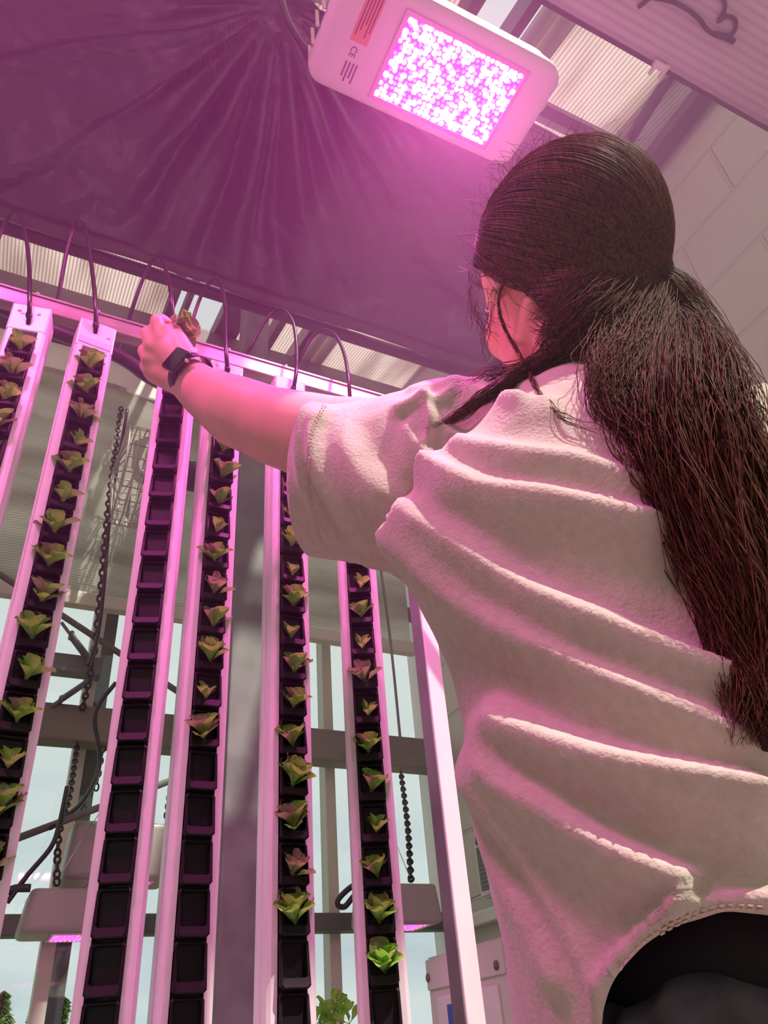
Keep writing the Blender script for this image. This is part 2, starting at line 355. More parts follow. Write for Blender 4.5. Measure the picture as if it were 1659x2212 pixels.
# the roof: fluted sheet on rafters, some bays clear, unseen ones added for the sun
RP = (0, 4.1, zR - 0.03); sl = -0.25; RN = (0, sl, 1.0)
def onroof(px, py): return atP(px, py, RP, RN)
def rz(y): return RP[2] + (RP[1] - y) * sl
def roofpiece(x0, x1, y0, y1, m, nm, t=0.012, parent=None):
    vs = [(x, y, rz(y) + dz) for dz in (0, t) for (x, y) in ((x0, y0), (x1, y0), (x1, y1), (x0, y1))]
    return pyobj(nm, vs, [(3, 2, 1, 0), (4, 5, 6, 7), (0, 1, 5, 4), (1, 2, 6, 5), (2, 3, 7, 6), (3, 0, 4, 7)], m, parent)
va, vb_ = onroof(378, 650), onroof(470, 700)
xa, xb = va[0], vb_[0]
sa, sb_ = onroof(990, 30), onroof(1166, 30); sm_ = onroof(1107, 35)
struct(roofpiece(-4.4, xa, -3, 4.1, MT['roofsheet'], 'ceiling'))
struct(roofpiece(xa, xb, 2.0, 4.1, MT['glass'], 'ceiling_pane'))
struct(roofpiece(xa, xb, .6, 2.0, MT['roofsheet'], 'ceiling'))
struct(roofpiece(xa, xb, -3, .6, MT['roofsheet'], 'ceiling'))
struct(roofpiece(xb, sa[0] - .02, .6, 4.1, MT['roofsheet'], 'ceiling'))
struct(roofpiece(xb, sa[0] - .02, -3, .6, MT['glass'], 'ceiling_pane'))  # unseen clear bay, added so the sun reaches the shirt
struct(roofpiece(sa[0] - .02, sb_[0], -3, 2.3, MT['glass'], 'ceiling_pane'))
struct(roofpiece(sa[0] - .02, sb_[0], 2.3, 4.1, MT['roofsheet'], 'ceiling'))
struct(roofpiece(sb_[0], XW + 0.2, .6, 4.1, MT['roofsheet'], 'ceiling'))
struct(roofpiece(sb_[0], XW + 0.2, -3, .6, MT['glass'], 'ceiling_pane'))  # out of view, left clear to admit the sun
def rafter(x, w, m, dn=0.14):
    vs = [(x + sx * w / 2, y, rz(y) - 0.004 - dz) for y in (.6, 4.1) for dz in (0, dn) for sx in (-1, 1)]
    return struct(pyobj('trim_rafter', vs, [(0, 1, 3, 2), (4, 6, 7, 5), (0, 4, 5, 1), (2, 3, 7, 6), (0, 2, 6, 4), (1, 5, 7, 3)], m))
for x_, w_, m_ in ((xa - 0.03, 0.05, 'beam'), (xb + 0.05, 0.16, 'beam'), ((xa + xb) / 2 - 0.1, 0.03, 'galv'), (sm_[0], 0.045, 'pipe_dark'), (sa[0], 0.05, 'beam'),
                   (sb_[0], 0.025, 'cream'), (sb_[0] + 0.09, 0.03, 'cream'), (-1.6, 0.06, 'beam'), (-3, 0.06, 'beam')):
    rafter(x_, w_, MT[m_])
def purlin(px, py, h, m, x0=-4.4, x1=XW):
    y = onroof(px, py)[1]
    return struct(bx('trim_purlin', (x0, y - h / 2, rz(y) - 0.14 - h), (x1, y + h / 2, rz(y) - 0.14), m, None, 0.004))
purlin(1300, 268, 0.055, MT['pipe_dark'], 1.2); purlin(1280, 285, 0.03, MT['cream'], 1.2); purlin(700, 60, 0.06, MT['beam'])

# rail VP: X axis.  columns
def column(name, a, b, z0, z1, m, lab, dy=0.10):
    o = bx(name, (a, -dy / 2, 0), (b, dy / 2, z1 - z0), m, None, 0.006); o.location = (0, 0, z0); return o
cA = atY(475, 1950, 2.4)[0]; cB = atY(556, 1950, 2.4)[0]
c1 = bx('steel_column', (cA, 2.40, 0), (cB, 2.52, 5.4), MT['galv'], None, 0.006)
tag(c1, 'wide galvanised steel column standing between the fourth and fifth white towers', 'column')
cA = atY(88, 2200, 4.02)[0]; cB = atY(140, 2200, 4.02)[0]
c2 = bx('steel_column', (cA - 0.03, 4.13, 0), (cB, 4.25, 5.3), MT['galv_dark'], None, 0.006)
tag(c2, 'narrow grey steel column outside the glass, seen left of the empty tower', 'column')

# blind
bz0 = atY(0, 1275, 3.8)[2]; bl = empty('window_blind', (0.5, 3.8, bz0)); tag(bl, 'cream woven roller blind hanging half way down over the windows', 'blind')
def roll_sheet():
    vs, fs = [], []; nx, nz = 60, 20; x0, x1 = -4.9, atY(888, 1395, 3.8)[0] - 0.5; h = zG + 0.05 - bz0
    for k in range(2):
        for j in range(nz + 1):
            for i in range(nx + 1):
                x = x0 + (x1 - x0) * i / nx; z = h * j / nz
                vs.append((x, 0.02 * math.sin(x * 2.1 + z * 0.6) + 0.012 * math.sin(x * 5) + k * 0.003, z))
    N = (nx + 1) * (nz + 1)
    for j in range(nz):
        for i in range(nx):
            a = j * (nx + 1) + i; fs.append((a, a + 1, a + nx + 2, a + nx + 1)); fs.append(tuple(N + q for q in (a, a + nx + 1, a + nx + 2, a + 1)))
    return vs, fs, x0, x1
vs, fs, x0, x1 = roll_sheet(); pyobj('blind_sheet', vs, fs, MT['blind'], bl, True)
bx('bottom_bar', (x0, -0.03, -0.03), (x1 + 0.02, 0.03, 0.05), MT['cream'], bl, 0.01)
bar('roller_end', (x1 + 0.01, 0.1, atY(880, 1310, 3.8)[2] - bz0), (x1 + 0.16, 0.1, atY(880, 1310, 3.8)[2] - bz0), 0.05, MT['beam'], bl)

# ground and trees outside
struct(bx('floor_outside', (-60, 4.3, -0.4), (80, 90, -0.3), MT['grass']))
def tree(px, py, Y, r, lab, seed):
    top = atY(px, py, Y); rs = random.Random(seed); t = empty('tree', (top[0], Y, -0.3)); H = top[2] + 0.3; tag(t, lab, 'tree', None)
    bm = bmesh.new(); tube(bm, [(0, 0, 0), (0.05 * H / 5, 0, H * 0.5), (0, 0, H * 0.92)], 0.1, 8, True, [H * 0.018, H * 0.012, H * 0.003]); obj('trunk', bm, MT['bark'], t, True)
    vs, fs = [], []
    for k in range(2600):
        hh = rs.random() ** 0.8; rad = r * (1 - hh) ** 0.6 * (0.6 + 0.4 * math.sin(hh * 17 + seed)) * math.sqrt(rs.random()); a = rs.random() * 2 * PI
        c = Vector((rad * math.cos(a), rad * math.sin(a), H * (0.25 + 0.75 * hh))); s = 0.10 * rs.uniform(0.6, 1.4) * Y / 16
        n = Vector((rs.gauss(0, 1), rs.gauss(0, 1), rs.gauss(0, 1))).normalized(); u, v, _ = frame_of(n); b = len(vs)
        vs += [c - u * s, c - v * s * 0.6, c + u * s, c + v * s * 0.6]; fs.append((b, b + 1, b + 2, b + 3))
    pyobj('foliage', vs, fs, MT['tree'], t)
tree(8, 2150, 16, 0.5, 'slim green tree outside, at the left edge of the bottom windows', 1)
tree(78, 2185, 19, 0.6, 'small round tree outside, just left of the foot of the dark column', 2)
tree(136, 2160, 17, 0.35, 'thin sparse tree outside, just right of the foot of the dark column', 3)

# braces and cables at the left
def cable(name, pts, r, m, lab, cat, grp=None, n=10):
    bm = bmesh.new(); tube(bm, spline(pts, n) if len(pts) > 2 else pts, r, 8); o = obj(name, bm, m, None, True); tag(o, lab, cat, grp); return o
cable('brace_rod', [atY(-40, 1215, 3.7), atY(530, 1590, 3.7)], 0.016, MT['galv_dark'], 'long diagonal steel rod crossing behind the second and third towers', 'rod')
def turnbuckle(a, b, lab):
    t = empty('turnbuckle_rod', a); tag(t, lab, 'rod', None); d = b - a
    bar('rod', (0, 0, 0), d, 0.009, MT['galv'], t)
    m_ = d * 0.72; s, u, dd = frame_of(d)
    bm = bmesh.new()
    for sg in (-1, 1): tube(bm, [m_ - dd * 0.09 + s * 0.03 * sg, m_ + dd * 0.09 + s * 0.03 * sg], 0.008)
    for sg in (-1, 1): tube(bm, [m_ - s * 0.035 + dd * 0.09 * sg, m_ + s * 0.035 + dd * 0.09 * sg], 0.012)
    obj('buckle', bm, MT['galv'], t, True)
turnbuckle(atY(133, 1345, 3.85), atY(192, 1425, 3.85), 'short thin rod with a turnbuckle above the side beam, right of the second tower')
turnbuckle(atY(112, 1525, 3.85), atY(186, 1475, 3.85), 'short thin rod with a turnbuckle below the side beam, right of the second tower')
cable('brace_rod', [atY(0, 1825, 3.3), atY(372, 1685, 3.3)], 0.014, MT['galv_dark'], 'straight dark rod sloping over the background lamps at lower left', 'rod')
cable('power_cord', [atY(275, 885, 3.55), atY(262, 960, 3.55), atY(240, 1090, 3.55), atY(226, 1250, 3.55), atY(212, 1370, 3.55), atY(190, 1440, 3.55)], 0.009, MT['hose'], 'thin black cord hanging down in front of the blind beside the wall fan', 'cord')
cable('power_cord', [atY(250, 1475, 3.5), atY(215, 1520, 3.5), atY(205, 1560, 3.5), atY(215, 1650, 3.5), atY(180, 1730, 3.4), atY(120, 1780, 3.3), atY(105, 1789, 3.3)], 0.010, MT['hose'], 'black cord draped down to the sloping rod at lower left', 'cord')
cable('power_cord', [atY(15, 1950, 3.2), atY(60, 1890, 3.2), atY(110, 1830, 3.2), atY(128, 1780, 3.25), atY(145, 1700, 3.3)], 0.009, MT['hose'], 'black cord rising from the left background lamp to the hanging chains', 'cord')
cable('power_cord', [atY(0, 1935, 3.2), atY(30, 1920, 3.2), atY(66, 1918, 3.2)], 0.014, MT['hose'], 'thick black plug lead entering the side of the left background lamp', 'cord')
cable('power_cord', [atX(1030, 1828, 2.33), atY(1032, 1750, 3.0), atY(1050, 1700, 3.0), atX(1085, 1660, 2.41)], 0.008, MT['hose'], 'dark cord sloping up behind the shirt from the grey wall speaker', 'cord')
cable('pull_cord', [atY(786, 960, 3.70), atY(824, 1240, 3.6), atY(845, 1400, 3.6), atY(865, 1600, 3.6)], 0.008, MT['galv'], 'thin grey green pull cord hanging right of the rightmost planted tower', 'cord')
cable('power_cord', [atY(800, 1895, 3.3), atY(760, 1915, 3.3), atY(733, 1940, 3.3), atY(730, 1955, 3.3), atY(745, 1958, 3.3), atY(765, 1935, 3.3), atY(790, 1915, 3.3)], 0.012, MT['hose'], 'looped black cord between the fifth and sixth towers', 'cord')

def chain(pts, lab, link_len=0.05, r=0.0045):
    P = spline(pts, 30); bm = bmesh.new(); acc = 0; last = P[0]; k = 0
    d = [0]; 
    for a, b in zip(P, P[1:]): d.append(d[-1] + (b - a).length)
    tot = d[-1]; n = int(tot / (link_len * 0.8))
    for i in range(n):
        s = (i + .5) / n * tot; j = max(0, min(len(P) - 2, int(np.searchsorted(d, s)) - 1)); c = P[j].lerp(P[j + 1], (s - d[j]) / max(1e-6, d[j + 1] - d[j]))
        sx, u, dd = frame_of(P[j + 1] - P[j]); sd = sx if i % 2 else u
        ring = [c + dd * link_len * 0.5 * math.cos(t) + sd * link_len * 0.27 * math.sin(t) for t in [2 * PI * q / 10 for q in range(11)]]
        tube(bm, ring, r, 4, False)
    o = obj('hanging_chain', bm, MT['chain'], None, True); tag(o, lab, 'chain')
chain([atY(262, 880, 3.78), atY(234, 1090, 3.6), atY(215, 1300, 3.6), atY(200, 1430, 3.6), atY(178, 1533, 3.85)], 'dark chain hanging beside the cord, between the second and third towers', 0.045, 0.006)
chain([atY(168, 1606, 3.92), atY(150, 1720, 3.6), atY(128, 1800, 3.4), atY(122, 1912, 3.29)], 'dark chain holding the left background lamp', 0.038, 0.005)
chain([atY(224, 1612, 3.92), atY(215, 1660, 3.88), atY(207, 1708, 3.86)], 'short loose chain end hanging left of the third tower', 0.038, 0.0045)
chain([atY(440, 935, 3.78), atY(415, 1330, 3.5), atY(400, 1430, 3.5), atY(386, 1552, 3.85)], 'dark chain hanging between the third and fourth towers, above the thick beam', 0.045, 0.008)
chain([atY(378, 1626, 3.92), atY(372, 1690, 3.7), atY(362, 1766, 3.45)], 'dark chain above the upper background lamp, below the thick beam', 0.05, 0.007)
chain([atY(866, 1668, 3.92), atY(880, 1780, 3.6), atY(888, 1903, 3.3)], 'dark chain holding the background lamp at right of the sixth tower', 0.04, 0.007)

# ------------------------------------------------------------------ grow lamps
def make_lamp(name, loc, w, d, h, label, power=None, detail=True, rz_=0, group=None):
    """housing hangs with its light opening facing down; origin at the bottom centre"""
    t = empty(name, loc, rz_); tag(t, label, 'grow light', group)
    bm = bmesh.new(); vs = box(bm, (0, 0, h / 2), (w, d, h), 0.028 * w / 0.43, seg=4)
    for v in vs:                                        # ends bulge outwards, top narrower
        if abs(v.co.x) > w * 0.38: v.co.x += math.copysign(0.05 * w * (1 - (2 * v.co.y / d) ** 2), v.co.x)
        if v.co.z > h * 0.5: v.co.x *= 0.93; v.co.y *= 0.93
    # opening
    obj('housing', bm, MT['lampshell' if detail else 'lampshell_shade'], t, True)
    aw, ad = w * 0.565, d * 0.70; ox = w * LOX
    bm = bmesh.new()
    for (a, b) in (((-aw / 2 - .008, -ad / 2 - .008), (aw / 2 + .008, -ad / 2)), ((-aw / 2 - .008, ad / 2), (aw / 2 + .008, ad / 2 + .008)),
                   ((-aw / 2 - .008, -ad / 2), (-aw / 2, ad / 2)), ((aw / 2, -ad / 2), (aw / 2 + .008, ad / 2))):
        boxmm(bm, (a[0] + ox, a[1], -0.005), (b[0] + ox, b[1], 0.002))
    obj('bezel', bm, MT['reflector'], t)
    bm = bmesh.new(); boxmm(bm, (ox - aw / 2, -ad / 2, -0.002), (ox + aw / 2, ad / 2, 0.001)); board = obj('led_board', bm, MT['led_base'], t)
    vs, fs, mi = [], [], []; nx, ny = (24, 15) if detail else (14, 8); rr = random.Random(5)
    for i in range(nx):
        for j in range(ny):
            q = rr.random(); k = 0 if q < 0.64 else (1 if q < 0.88 else 2); cx = ox - aw / 2 + aw * (i + .5 + .5 * (j % 2) * .6) / (nx + .3); cy = -ad / 2 + ad * (j + .5) / ny
            R_ = aw / nx * (rr.uniform(0.34, 0.58) if k == 0 else 0.34); cx += rr.uniform(-.002, .002); cy += rr.uniform(-.002, .002); b = len(vs); vs.append((cx, cy, -0.007))
            for e in range(8): vs.append((cx + R_ * math.cos(e * PI / 4), cy + R_ * math.sin(e * PI / 4), -0.0035))
            for e in range(8): fs.append((b, b + 1 + (e + 1) % 8, b + 1 + e)); mi.append(k)
    arr = pyobj('led_array', vs, fs, [MT['led_white'], MT['led_red'], MT['led_blue']] if detail else [MT['led_dim'], MT['led_orange'], MT['led_blue']], board, False, mi); arr['kind'] = 'stuff'
    if detail:
        bm = bmesh.new()
        for k in range(6):
            y = -d * 0.36 + k * d * 0.145; xe = -w / 2 - 0.05 * w * (1 - (2 * y / d) ** 2) * 0.9
            box(bm, (xe * 0.985, y, h * 0.52), (0.006, 0.0035, h * 0.62))
        obj('vent_slots', bm, MT['slot'], t)
        ql = bx('warning_label', (-w * 0.405, -d * 0.40, -0.0012), (-w * 0.33, d * 0.02, 0.0), MT['lamplabel'], t)
        bm = bmesh.new()
        for k in range(5): boxmm(bm, (-w * 0.395 + k * w * 0.013, -d * 0.37, -0.0016), (-w * 0.391 + k * w * 0.013, -d * 0.37 + d * (0.34 - 0.05 * (k % 3)), -0.0010))
        obj('label_text', bm, MT['ink'], ql)
        bm = bmesh.new()
        for k in range(4): boxmm(bm, (-w * 0.385 + k * w * 0.016, d * 0.19, -0.0012), (-w * 0.380 + k * w * 0.016, d * (0.32 + 0.04 * (k % 2)), 0.0))
        obj('rating_text', bm, MT['ink'], t)
        cu = bpy.data.curves.new('mark', 'FONT'); cu.body = 'CE'; cu.size = 0.017; to = bpy.data.objects.new('tmpt', cu); COL.objects.link(to)
        bpy.context.view_layer.update(); me = bpy.data.meshes.new_from_object(to.evaluated_get(bpy.context.evaluated_depsgraph_get())); bpy.data.objects.remove(to, do_unlink=True)
        me.materials.append(MT['ink']); ce = link('approval_mark', me, t); ce.rotation_euler = (PI, 0, PI / 2); ce.location = (-w * 0.385, d * 0.055, -0.0008)
    bm = bmesh.new()
    for sx in (-1, 1): tube(bm, [(sx * w * 0.3, 0, h * 0.98), (0, 0, h + 0.25)], 0.0018, 6)
    obj('hanger_wire', bm, MT['chrome'], t, True)
    if power:
        l_ = add_light('lamp_glow', 'AREA', power, PINK, (ox, 0, -0.012), shape='RECTANGLE', size=aw * 0.95, size_y=ad * 0.95); l_.parent = t
        l_.data.spread = math.radians(170)
    return t
LOX = 0.06
ZL = 2.5
A_ = [atZ(*p, ZL) for p in ((712, 120), (1212, 190), (893, 30), (1085, 372))]
ap = [atZ(*p, ZL) for p in ((893, 30), (1140, 170), (1030, 315), (805, 190))]
apc = sum(ap, Vector()) / 4; aw_ = ((ap[1] - ap[0]).length + (ap[2] - ap[3]).length) / 2; ad_ = ((ap[2] - ap[1]).length + (ap[3] - ap[0]).length) / 2
LW = aw_ / 0.565; LD = ad_ / 0.70
make_lamp('grow_lamp', (apc[0] - LW * LOX, apc[1], ZL), LW, LD, 0.10, 'white LED grow light glowing pink above the person, hung under the dark tarp', LAMP_W)
cable('lamp_cord', [atZ(712, 145, ZL + .05), atZ(665, 110, ZL + .08), atZ(630, 60, ZL + .14), atZ(612, 10, ZL + .22), atZ(600, -60, ZL + .35)], 0.0065, MT['hose'], 'black power cord curving from the left end of the lit grow light', 'cord')
# its twin lights the left end of the same row of towers (left of what the photo shows)
make_lamp('grow_lamp', (-0.38, 0.34, 2.62), LW, LD, 0.10, 'white LED grow light hung over the left end of the tower row', LAMP_W * 0.9)
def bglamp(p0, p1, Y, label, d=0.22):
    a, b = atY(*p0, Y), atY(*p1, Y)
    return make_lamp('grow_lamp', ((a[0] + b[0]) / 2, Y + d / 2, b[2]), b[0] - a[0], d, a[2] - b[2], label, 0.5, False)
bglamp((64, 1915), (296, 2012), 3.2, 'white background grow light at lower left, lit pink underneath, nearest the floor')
bglamp((160, 1768), (366, 1900), 3.35, 'white background grow light behind the third tower, above the lower left one')
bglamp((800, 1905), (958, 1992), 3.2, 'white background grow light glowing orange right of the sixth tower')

# wall fan behind the towers
fan = empty('wall_fan', atY(345, 1030, 3.45)); tag(fan, 'wire caged circulation fan hanging in front of the blind beside the empty tower', 'fan')
fz = atY(285, 1030, 3.45) - fan.location; bm = bmesh.new()
ax = Vector((-1, 0.0, 0.0)); Rr = 0.27
for k in range(22):
    a = 2 * PI * k / 22; rr_ = Vector((0, math.cos(a), math.sin(a)))
    tube(bm, [fz + Vector((0.10, 0, 0)) + rr_ * Rr * 0.55, fz + Vector((0.06, 0, 0)) + rr_ * Rr, fz + Vector((-0.06, 0, 0)) + rr_ * Rr, fz + Vector((-0.10, 0, 0)) + rr_ * 0.03], 0.004, 5)
for xo in (-0.07, -0.02, 0.03, 0.07):
    tube(bm, [fz + Vector((xo, Rr * math.cos(a), Rr * math.sin(a))) for a in [2 * PI * q / 40 for q in range(41)]], 0.005, 5, False)
obj('wire_guard', bm, MT['wire'], fan, True)
for k in range(4):
    a = k * PI / 2 + .4; bm = bmesh.new(); u = Vector((0, math.cos(a), math.sin(a))); v = Vector((0, -math.sin(a), math.cos(a)))
    vv = [fz + u * 0.05 + v * 0.03 + Vector((.01, 0, 0)), fz + u * 0.22 + v * 0.09 + Vector((.04, 0, 0)), fz + u * 0.22 - v * 0.06 - Vector((.02, 0, 0)), fz + u * 0.05 - v * 0.03 - Vector((.01, 0, 0))]
    q = [bm.verts.new(p) for p in vv] + [bm.verts.new(p + Vector((.004, 0, 0))) for p in vv]
    for f in ((0, 1, 2, 3), (7, 6, 5, 4), (0, 4, 5, 1), (1, 5, 6, 2), (2, 6, 7, 3), (3, 7, 4, 0)): bm.faces.new([q[i] for i in f])
    obj('fan_blade', bm, MT['wire'], fan)
mo = atY(410, 1028, 3.45) - fan.location; bm = bmesh.new(); tube(bm, [fz + Vector((0.05, 0, 0)), mo - Vector((0.08, 0, 0)), mo - Vector((0.06, 0, 0)), mo + Vector((0.045, 0, 0)), mo + Vector((0.06, 0, 0))], 0.05, 20, True, [0.03, 0.03, 0.085, 0.085, 0.055])
obj('motor', bm, MT['motor'], fan, True)
bm = bmesh.new(); tube(bm, [mo, Vector((mo[0], 0.30, mo[2])), Vector((mo[0], 0.34, mo[2] + 0.2))], 0.012, 8); obj('bracket', bm, MT['galv_dark'], fan, True)

# things at the lower right
def onx(x): return lambda px, py: atX(px, py, x)
def plateX(pts, t, m, name, parent=None, off=(0, 0, 0)):
    vs = [Vector(p) - Vector(off) for p in pts] + [Vector(p) + Vector((t, 0, 0)) - Vector(off) for p in pts]; n = len(pts)
    fs = [tuple(range(n)), tuple(range(2 * n - 1, n - 1, -1))] + [(i, i + n, (i + 1) % n + n, (i + 1) % n) for i in range(n)]
    o = pyobj(name, vs, fs, m, parent); bmx = bmesh.new(); bmx.from_mesh(o.data); bmesh.ops.recalc_face_normals(bmx, faces=bmx.faces[:])
    bmesh.ops.bevel(bmx, geom=bmx.edges[:], offset=0.008, segments=2, affect='EDGES'); bmx.to_mesh(o.data); bmx.free(); return o
XB = 2.0; q = onx(XB)
yB0 = q(920, 2070)[1]; yB1 = q(1088, 2032)[1]; zB1 = q(920, 2070)[2]; zB0 = 0.75
eb = empty('equipment_box', (XB, (yB0 + yB1) / 2, zB0)); tag(eb, 'white plastic equipment box with a blue label on the side wall at lower right', 'box')
of = eb.location
plateX([(XB, yB0, zB0), (XB, yB1, zB0), (XB, yB1, zB1), (XB, yB0, zB1)], XW - XB - 0.001, MT['boxplastic'], 'body', eb, of)
ym = yB0 + (yB1 - yB0) * 0.5
bx('lid_band', Vector((XB - 0.012, yB1 + 0.01, zB1 - 0.13)) - of, Vector((XB + 0.001, yB0 - 0.01, zB1 - 0.01)) - of, MT['boxplastic'], eb, 0.005)
bx('lid_panel', Vector((XB - 0.010, yB1 + 0.08, zB0 + 0.03)) - of, Vector((XB + 0.001, yB0 - 0.08, zB1 - 0.16)) - of, MT['whitepaint'], eb, 0.005)
bA, bB = q(970, 2170), q(988, 2230)
bx('blue_label', Vector((XB - 0.0115, bB[1], zB0 + 0.05)) - of, Vector((XB - 0.009, bA[1], bA[2])) - of, MT['blue'], eb)
for p_ in ((930, 2112), (1078, 2085)):
    s_ = q(*p_); bm = bmesh.new(); tube(bm, [Vector((XB - 0.016, s_[1], s_[2])) - of, Vector((XB - 0.002, s_[1], s_[2])) - of], 0.018, 14); obj('screw', bm, MT['beam'], eb, True)
sp0, sp1 = atX(1022, 1822, 2.30), atX(1085, 1925, 2.30)
spk = empty('wall_speaker', (2.36, (sp0[1] + sp1[1]) / 2, sp1[2])); tag(spk, 'small grey speaker box with a perforated front on the side wall', 'speaker'); of = spk.location
plateX([(2.30, sp0[1], sp1[2]), (2.30, sp1[1], sp1[2]), (2.30, sp1[1], sp0[2]), (2.30, sp0[1], sp0[2])], 0.118, MT['boxplastic'], 'cabinet', spk, of)
bm = bmesh.new(); hh = sp0[2] - sp1[2]; ww = sp0[1] - sp1[1]
boxmm(bm, Vector((2.292, sp1[1] + 0.03, sp1[2] + 0.03)) - of, Vector((2.30, sp0[1] - 0.03, sp0[2] - 0.03)) - of, 0.003)
for i in range(9):
    for j in range(9): box(bm, Vector((2.291, sp1[1] + 0.05 + (ww - .1) * i / 8, sp1[2] + 0.05 + (hh - .1) * j / 8)) - of, (0.004, 0.012, 0.012))
obj('grille', bm, MT['speaker'], spk)
cd = atX(1040, 1985, 2.40); struct(bx('trim_8', (2.36, -2.5, cd[2] - 0.03), (2.42, 3.98, cd[2] + 0.03), MT['whitepaint'], None, 0.008))
# bar and rafter along the side wall high up
wb = [atX(1410, 335, 2.36), atX(1540, 200, 2.36)]
dd_ = (wb[1] - wb[0])
struct(bx('trim_9', (2.33, -2.9, wb[0][2] - 0.035), (2.42, 3.9, wb[0][2] + 0.035), MT['pipe_dark'], None, 0.01))
cable('roof_pipe', [atX(1345, 325, 2.28), atX(1455, 150, 2.28)], 0.03, MT['pipe_dark'], 'dark pipe end in front of the roof sheet, right of the lit grow light', 'pipe')

# ribbed white panel overhead at top right, with a black cord looped under it
ZP = 2.6
pa, pb = atZ(1128, 0, ZP), atZ(1659, 248, ZP)
pn = empty('ribbed_panel', ((pa[0] + 2.2) / 2, 0.28, ZP)); tag(pn, 'white ribbed panel hanging overhead at the upper right corner', 'panel'); of = pn.location
ye = (pa[1] + pb[1]) / 2; y0p = ye - 0.205
bm = bmesh.new(); n_ = 44
for k in range(n_ + 1):
    y = y0p + (ye - y0p) * k / n_; z = ZP + (0.0012 if k % 2 else -0.0012)
prof = [(y0p + (ye - y0p) * k / n_, ZP + (0.0005 if k % 2 else 0)) for k in range(n_ + 1)] + [(ye, ZP + 0.03), (y0p, ZP + 0.03)]
xs0, xs1 = 0.30, 2.30
va_ = [bm.verts.new(Vector((xs0, y, z)) - of) for y, z in prof]; vb2 = [bm.verts.new(Vector((xs1, y, z)) - of) for y, z in prof]
for i in range(len(prof)): j = (i + 1) % len(prof); bm.faces.new((va_[i], va_[j], vb2[j], vb2[i]))
bm.faces.new(va_[::-1]); bm.faces.new(vb2); obj('panel_sheet', bm, MT['ribpanel'], pn)
bx('edge_strip', Vector((xs0, ye, ZP - 0.006)) - of, Vector((xs1, ye + 0.008, ZP + 0.035)) - of, MT['pipe_dark'], pn)
bx('edge_strip', Vector((xs0, y0p - 0.008, ZP - 0.006)) - of, Vector((xs1, y0p, ZP + 0.035)) - of, MT['pipe_dark'], pn)
ck = atZ(1425, 142, ZP - 0.01) - of; bm = bmesh.new(); box(bm, ck, (0.03, 0.014, 0.012), 0.003); box(bm, ck + Vector((0.016, 0.006, 0)), (0.008, 0.03, 0.008), 0.002); box(bm, ck + Vector((-0.008, 0.01, 0)), (0.006, 0.026, 0.008), 0.002)
obj('clip', bm, MT['whitepaint'], pn)
SCP = [(1378, 16), (1392, 6), (1405, -4), (1430, -2), (1462, 8), (1490, 24), (1512, 44), (1530, 66), (1552, 78), (1578, 76), (1589, 60), (1587, 42), (1570, 36), (1552, 46), (1563, 28), (1566, 10), (1560, -6)]
bm = bmesh.new(); tube(bm, spline([atZ(x, y, ZP - 0.006) for x, y in SCP], 6), 0.0042, 8); tube(bm, spline([atZ(x, y, ZP - 0.007) for x, y in ((1545, 74), (1565, 80), (1585, 90))], 5), 0.006, 8)
o = obj('loose_cord', bm, MT['scribble'], None, True); tag(o, 'black cord squiggling under the ribbed white panel', 'cord')

# ------------------------------------------------------------------ tarp
ZT = 3.1
hemL = atZ(0, 445, ZT); nearP = atZ(640, 15, ZT); HY = hemL[1]; NY = nearP[1]
G0 = atZ(605, 40, ZT)
tp = empty('tarp', (0.4, HY, ZT)); tag(tp, 'dark plastic tarp stretched overhead, creased from one gathered corner', 'tarp'); of = tp.location
nx, ny = 300, 130; vs, fs = [], []; TX0, TX1 = -1.35, atZ(1400, 330, ZT)[0]
for j in range(ny + 1):
    for i in range(nx + 1):
        x = TX0 + (TX1 - TX0) * i / nx; y = NY + (HY - NY) * j / ny
        dx, dy = x - G0[0], y - G0[1]; r = math.hypot(dx, dy); a = math.atan2(dy, dx)
        cr_ = (0.55 * math.sin(a * 21 + 1.1 * mnoise.noise((a * 3, r * 1.5, 0))) + 0.35 * math.sin(a * 37 + 2 + 4 * mnoise.noise((a * 5, r * 2, 3))))
        amp = 0.055 * min(1, r / 0.3) * math.exp(-max(0, r - 0.7) * 0.7)
        amp *= 0.45 + 1.3 * max(0, mnoise.noise((x * 1.8, y * 2.6, 9)) + .25); w = amp * cr_ + 0.02 * math.sin(a * 9 + r * 4 + 3 * mnoise.noise((x * 3, y * 3, 2))) * min(1, r) + 0.05 * mnoise.noise((x * 2.2, y * 2.2, 1.0)) + 0.022 * mnoise.noise((x * 7 + y * 3, y * 9, 5.0)) + 0.008 * mnoise.noise((x * 22, y * 26, 2.0))
        w *= min(1, (HY - y) / 0.12) * 0.9 + 0.1
        z = ZT + 0.05 * math.sin(PI * (y - NY) / (HY - NY)) + w + 0.07 * max(0, 1 - r / 0.35)
        vs.append(Vector((x, y, z)) - of)
for j in range(ny):
    for i in range(nx):
        a = j * (nx + 1) + i; fs.append((a, a + nx + 1, a + nx + 2, a + 1))
sh = pyobj('tarp_sheet', vs, fs, MT['tarp'], tp, True)
md = sh.modifiers.new('s', 'SOLIDIFY'); md.thickness = 0.002; md.offset = 1
bm = bmesh.new(); pts_ = []; 
for k in range(61):
    x = TX0 + (TX1 - TX0) * k / 60; pts_.append(Vector((x, HY + 0.006, ZT - 0.008 + 0.004 * math.sin(x * 9) + 0.004 * mnoise.noise((x * 6, 0, 0)))) - of)
tube(bm, pts_, 0.021, 10); obj('rolled_hem', bm, MT['hem'], tp, True)
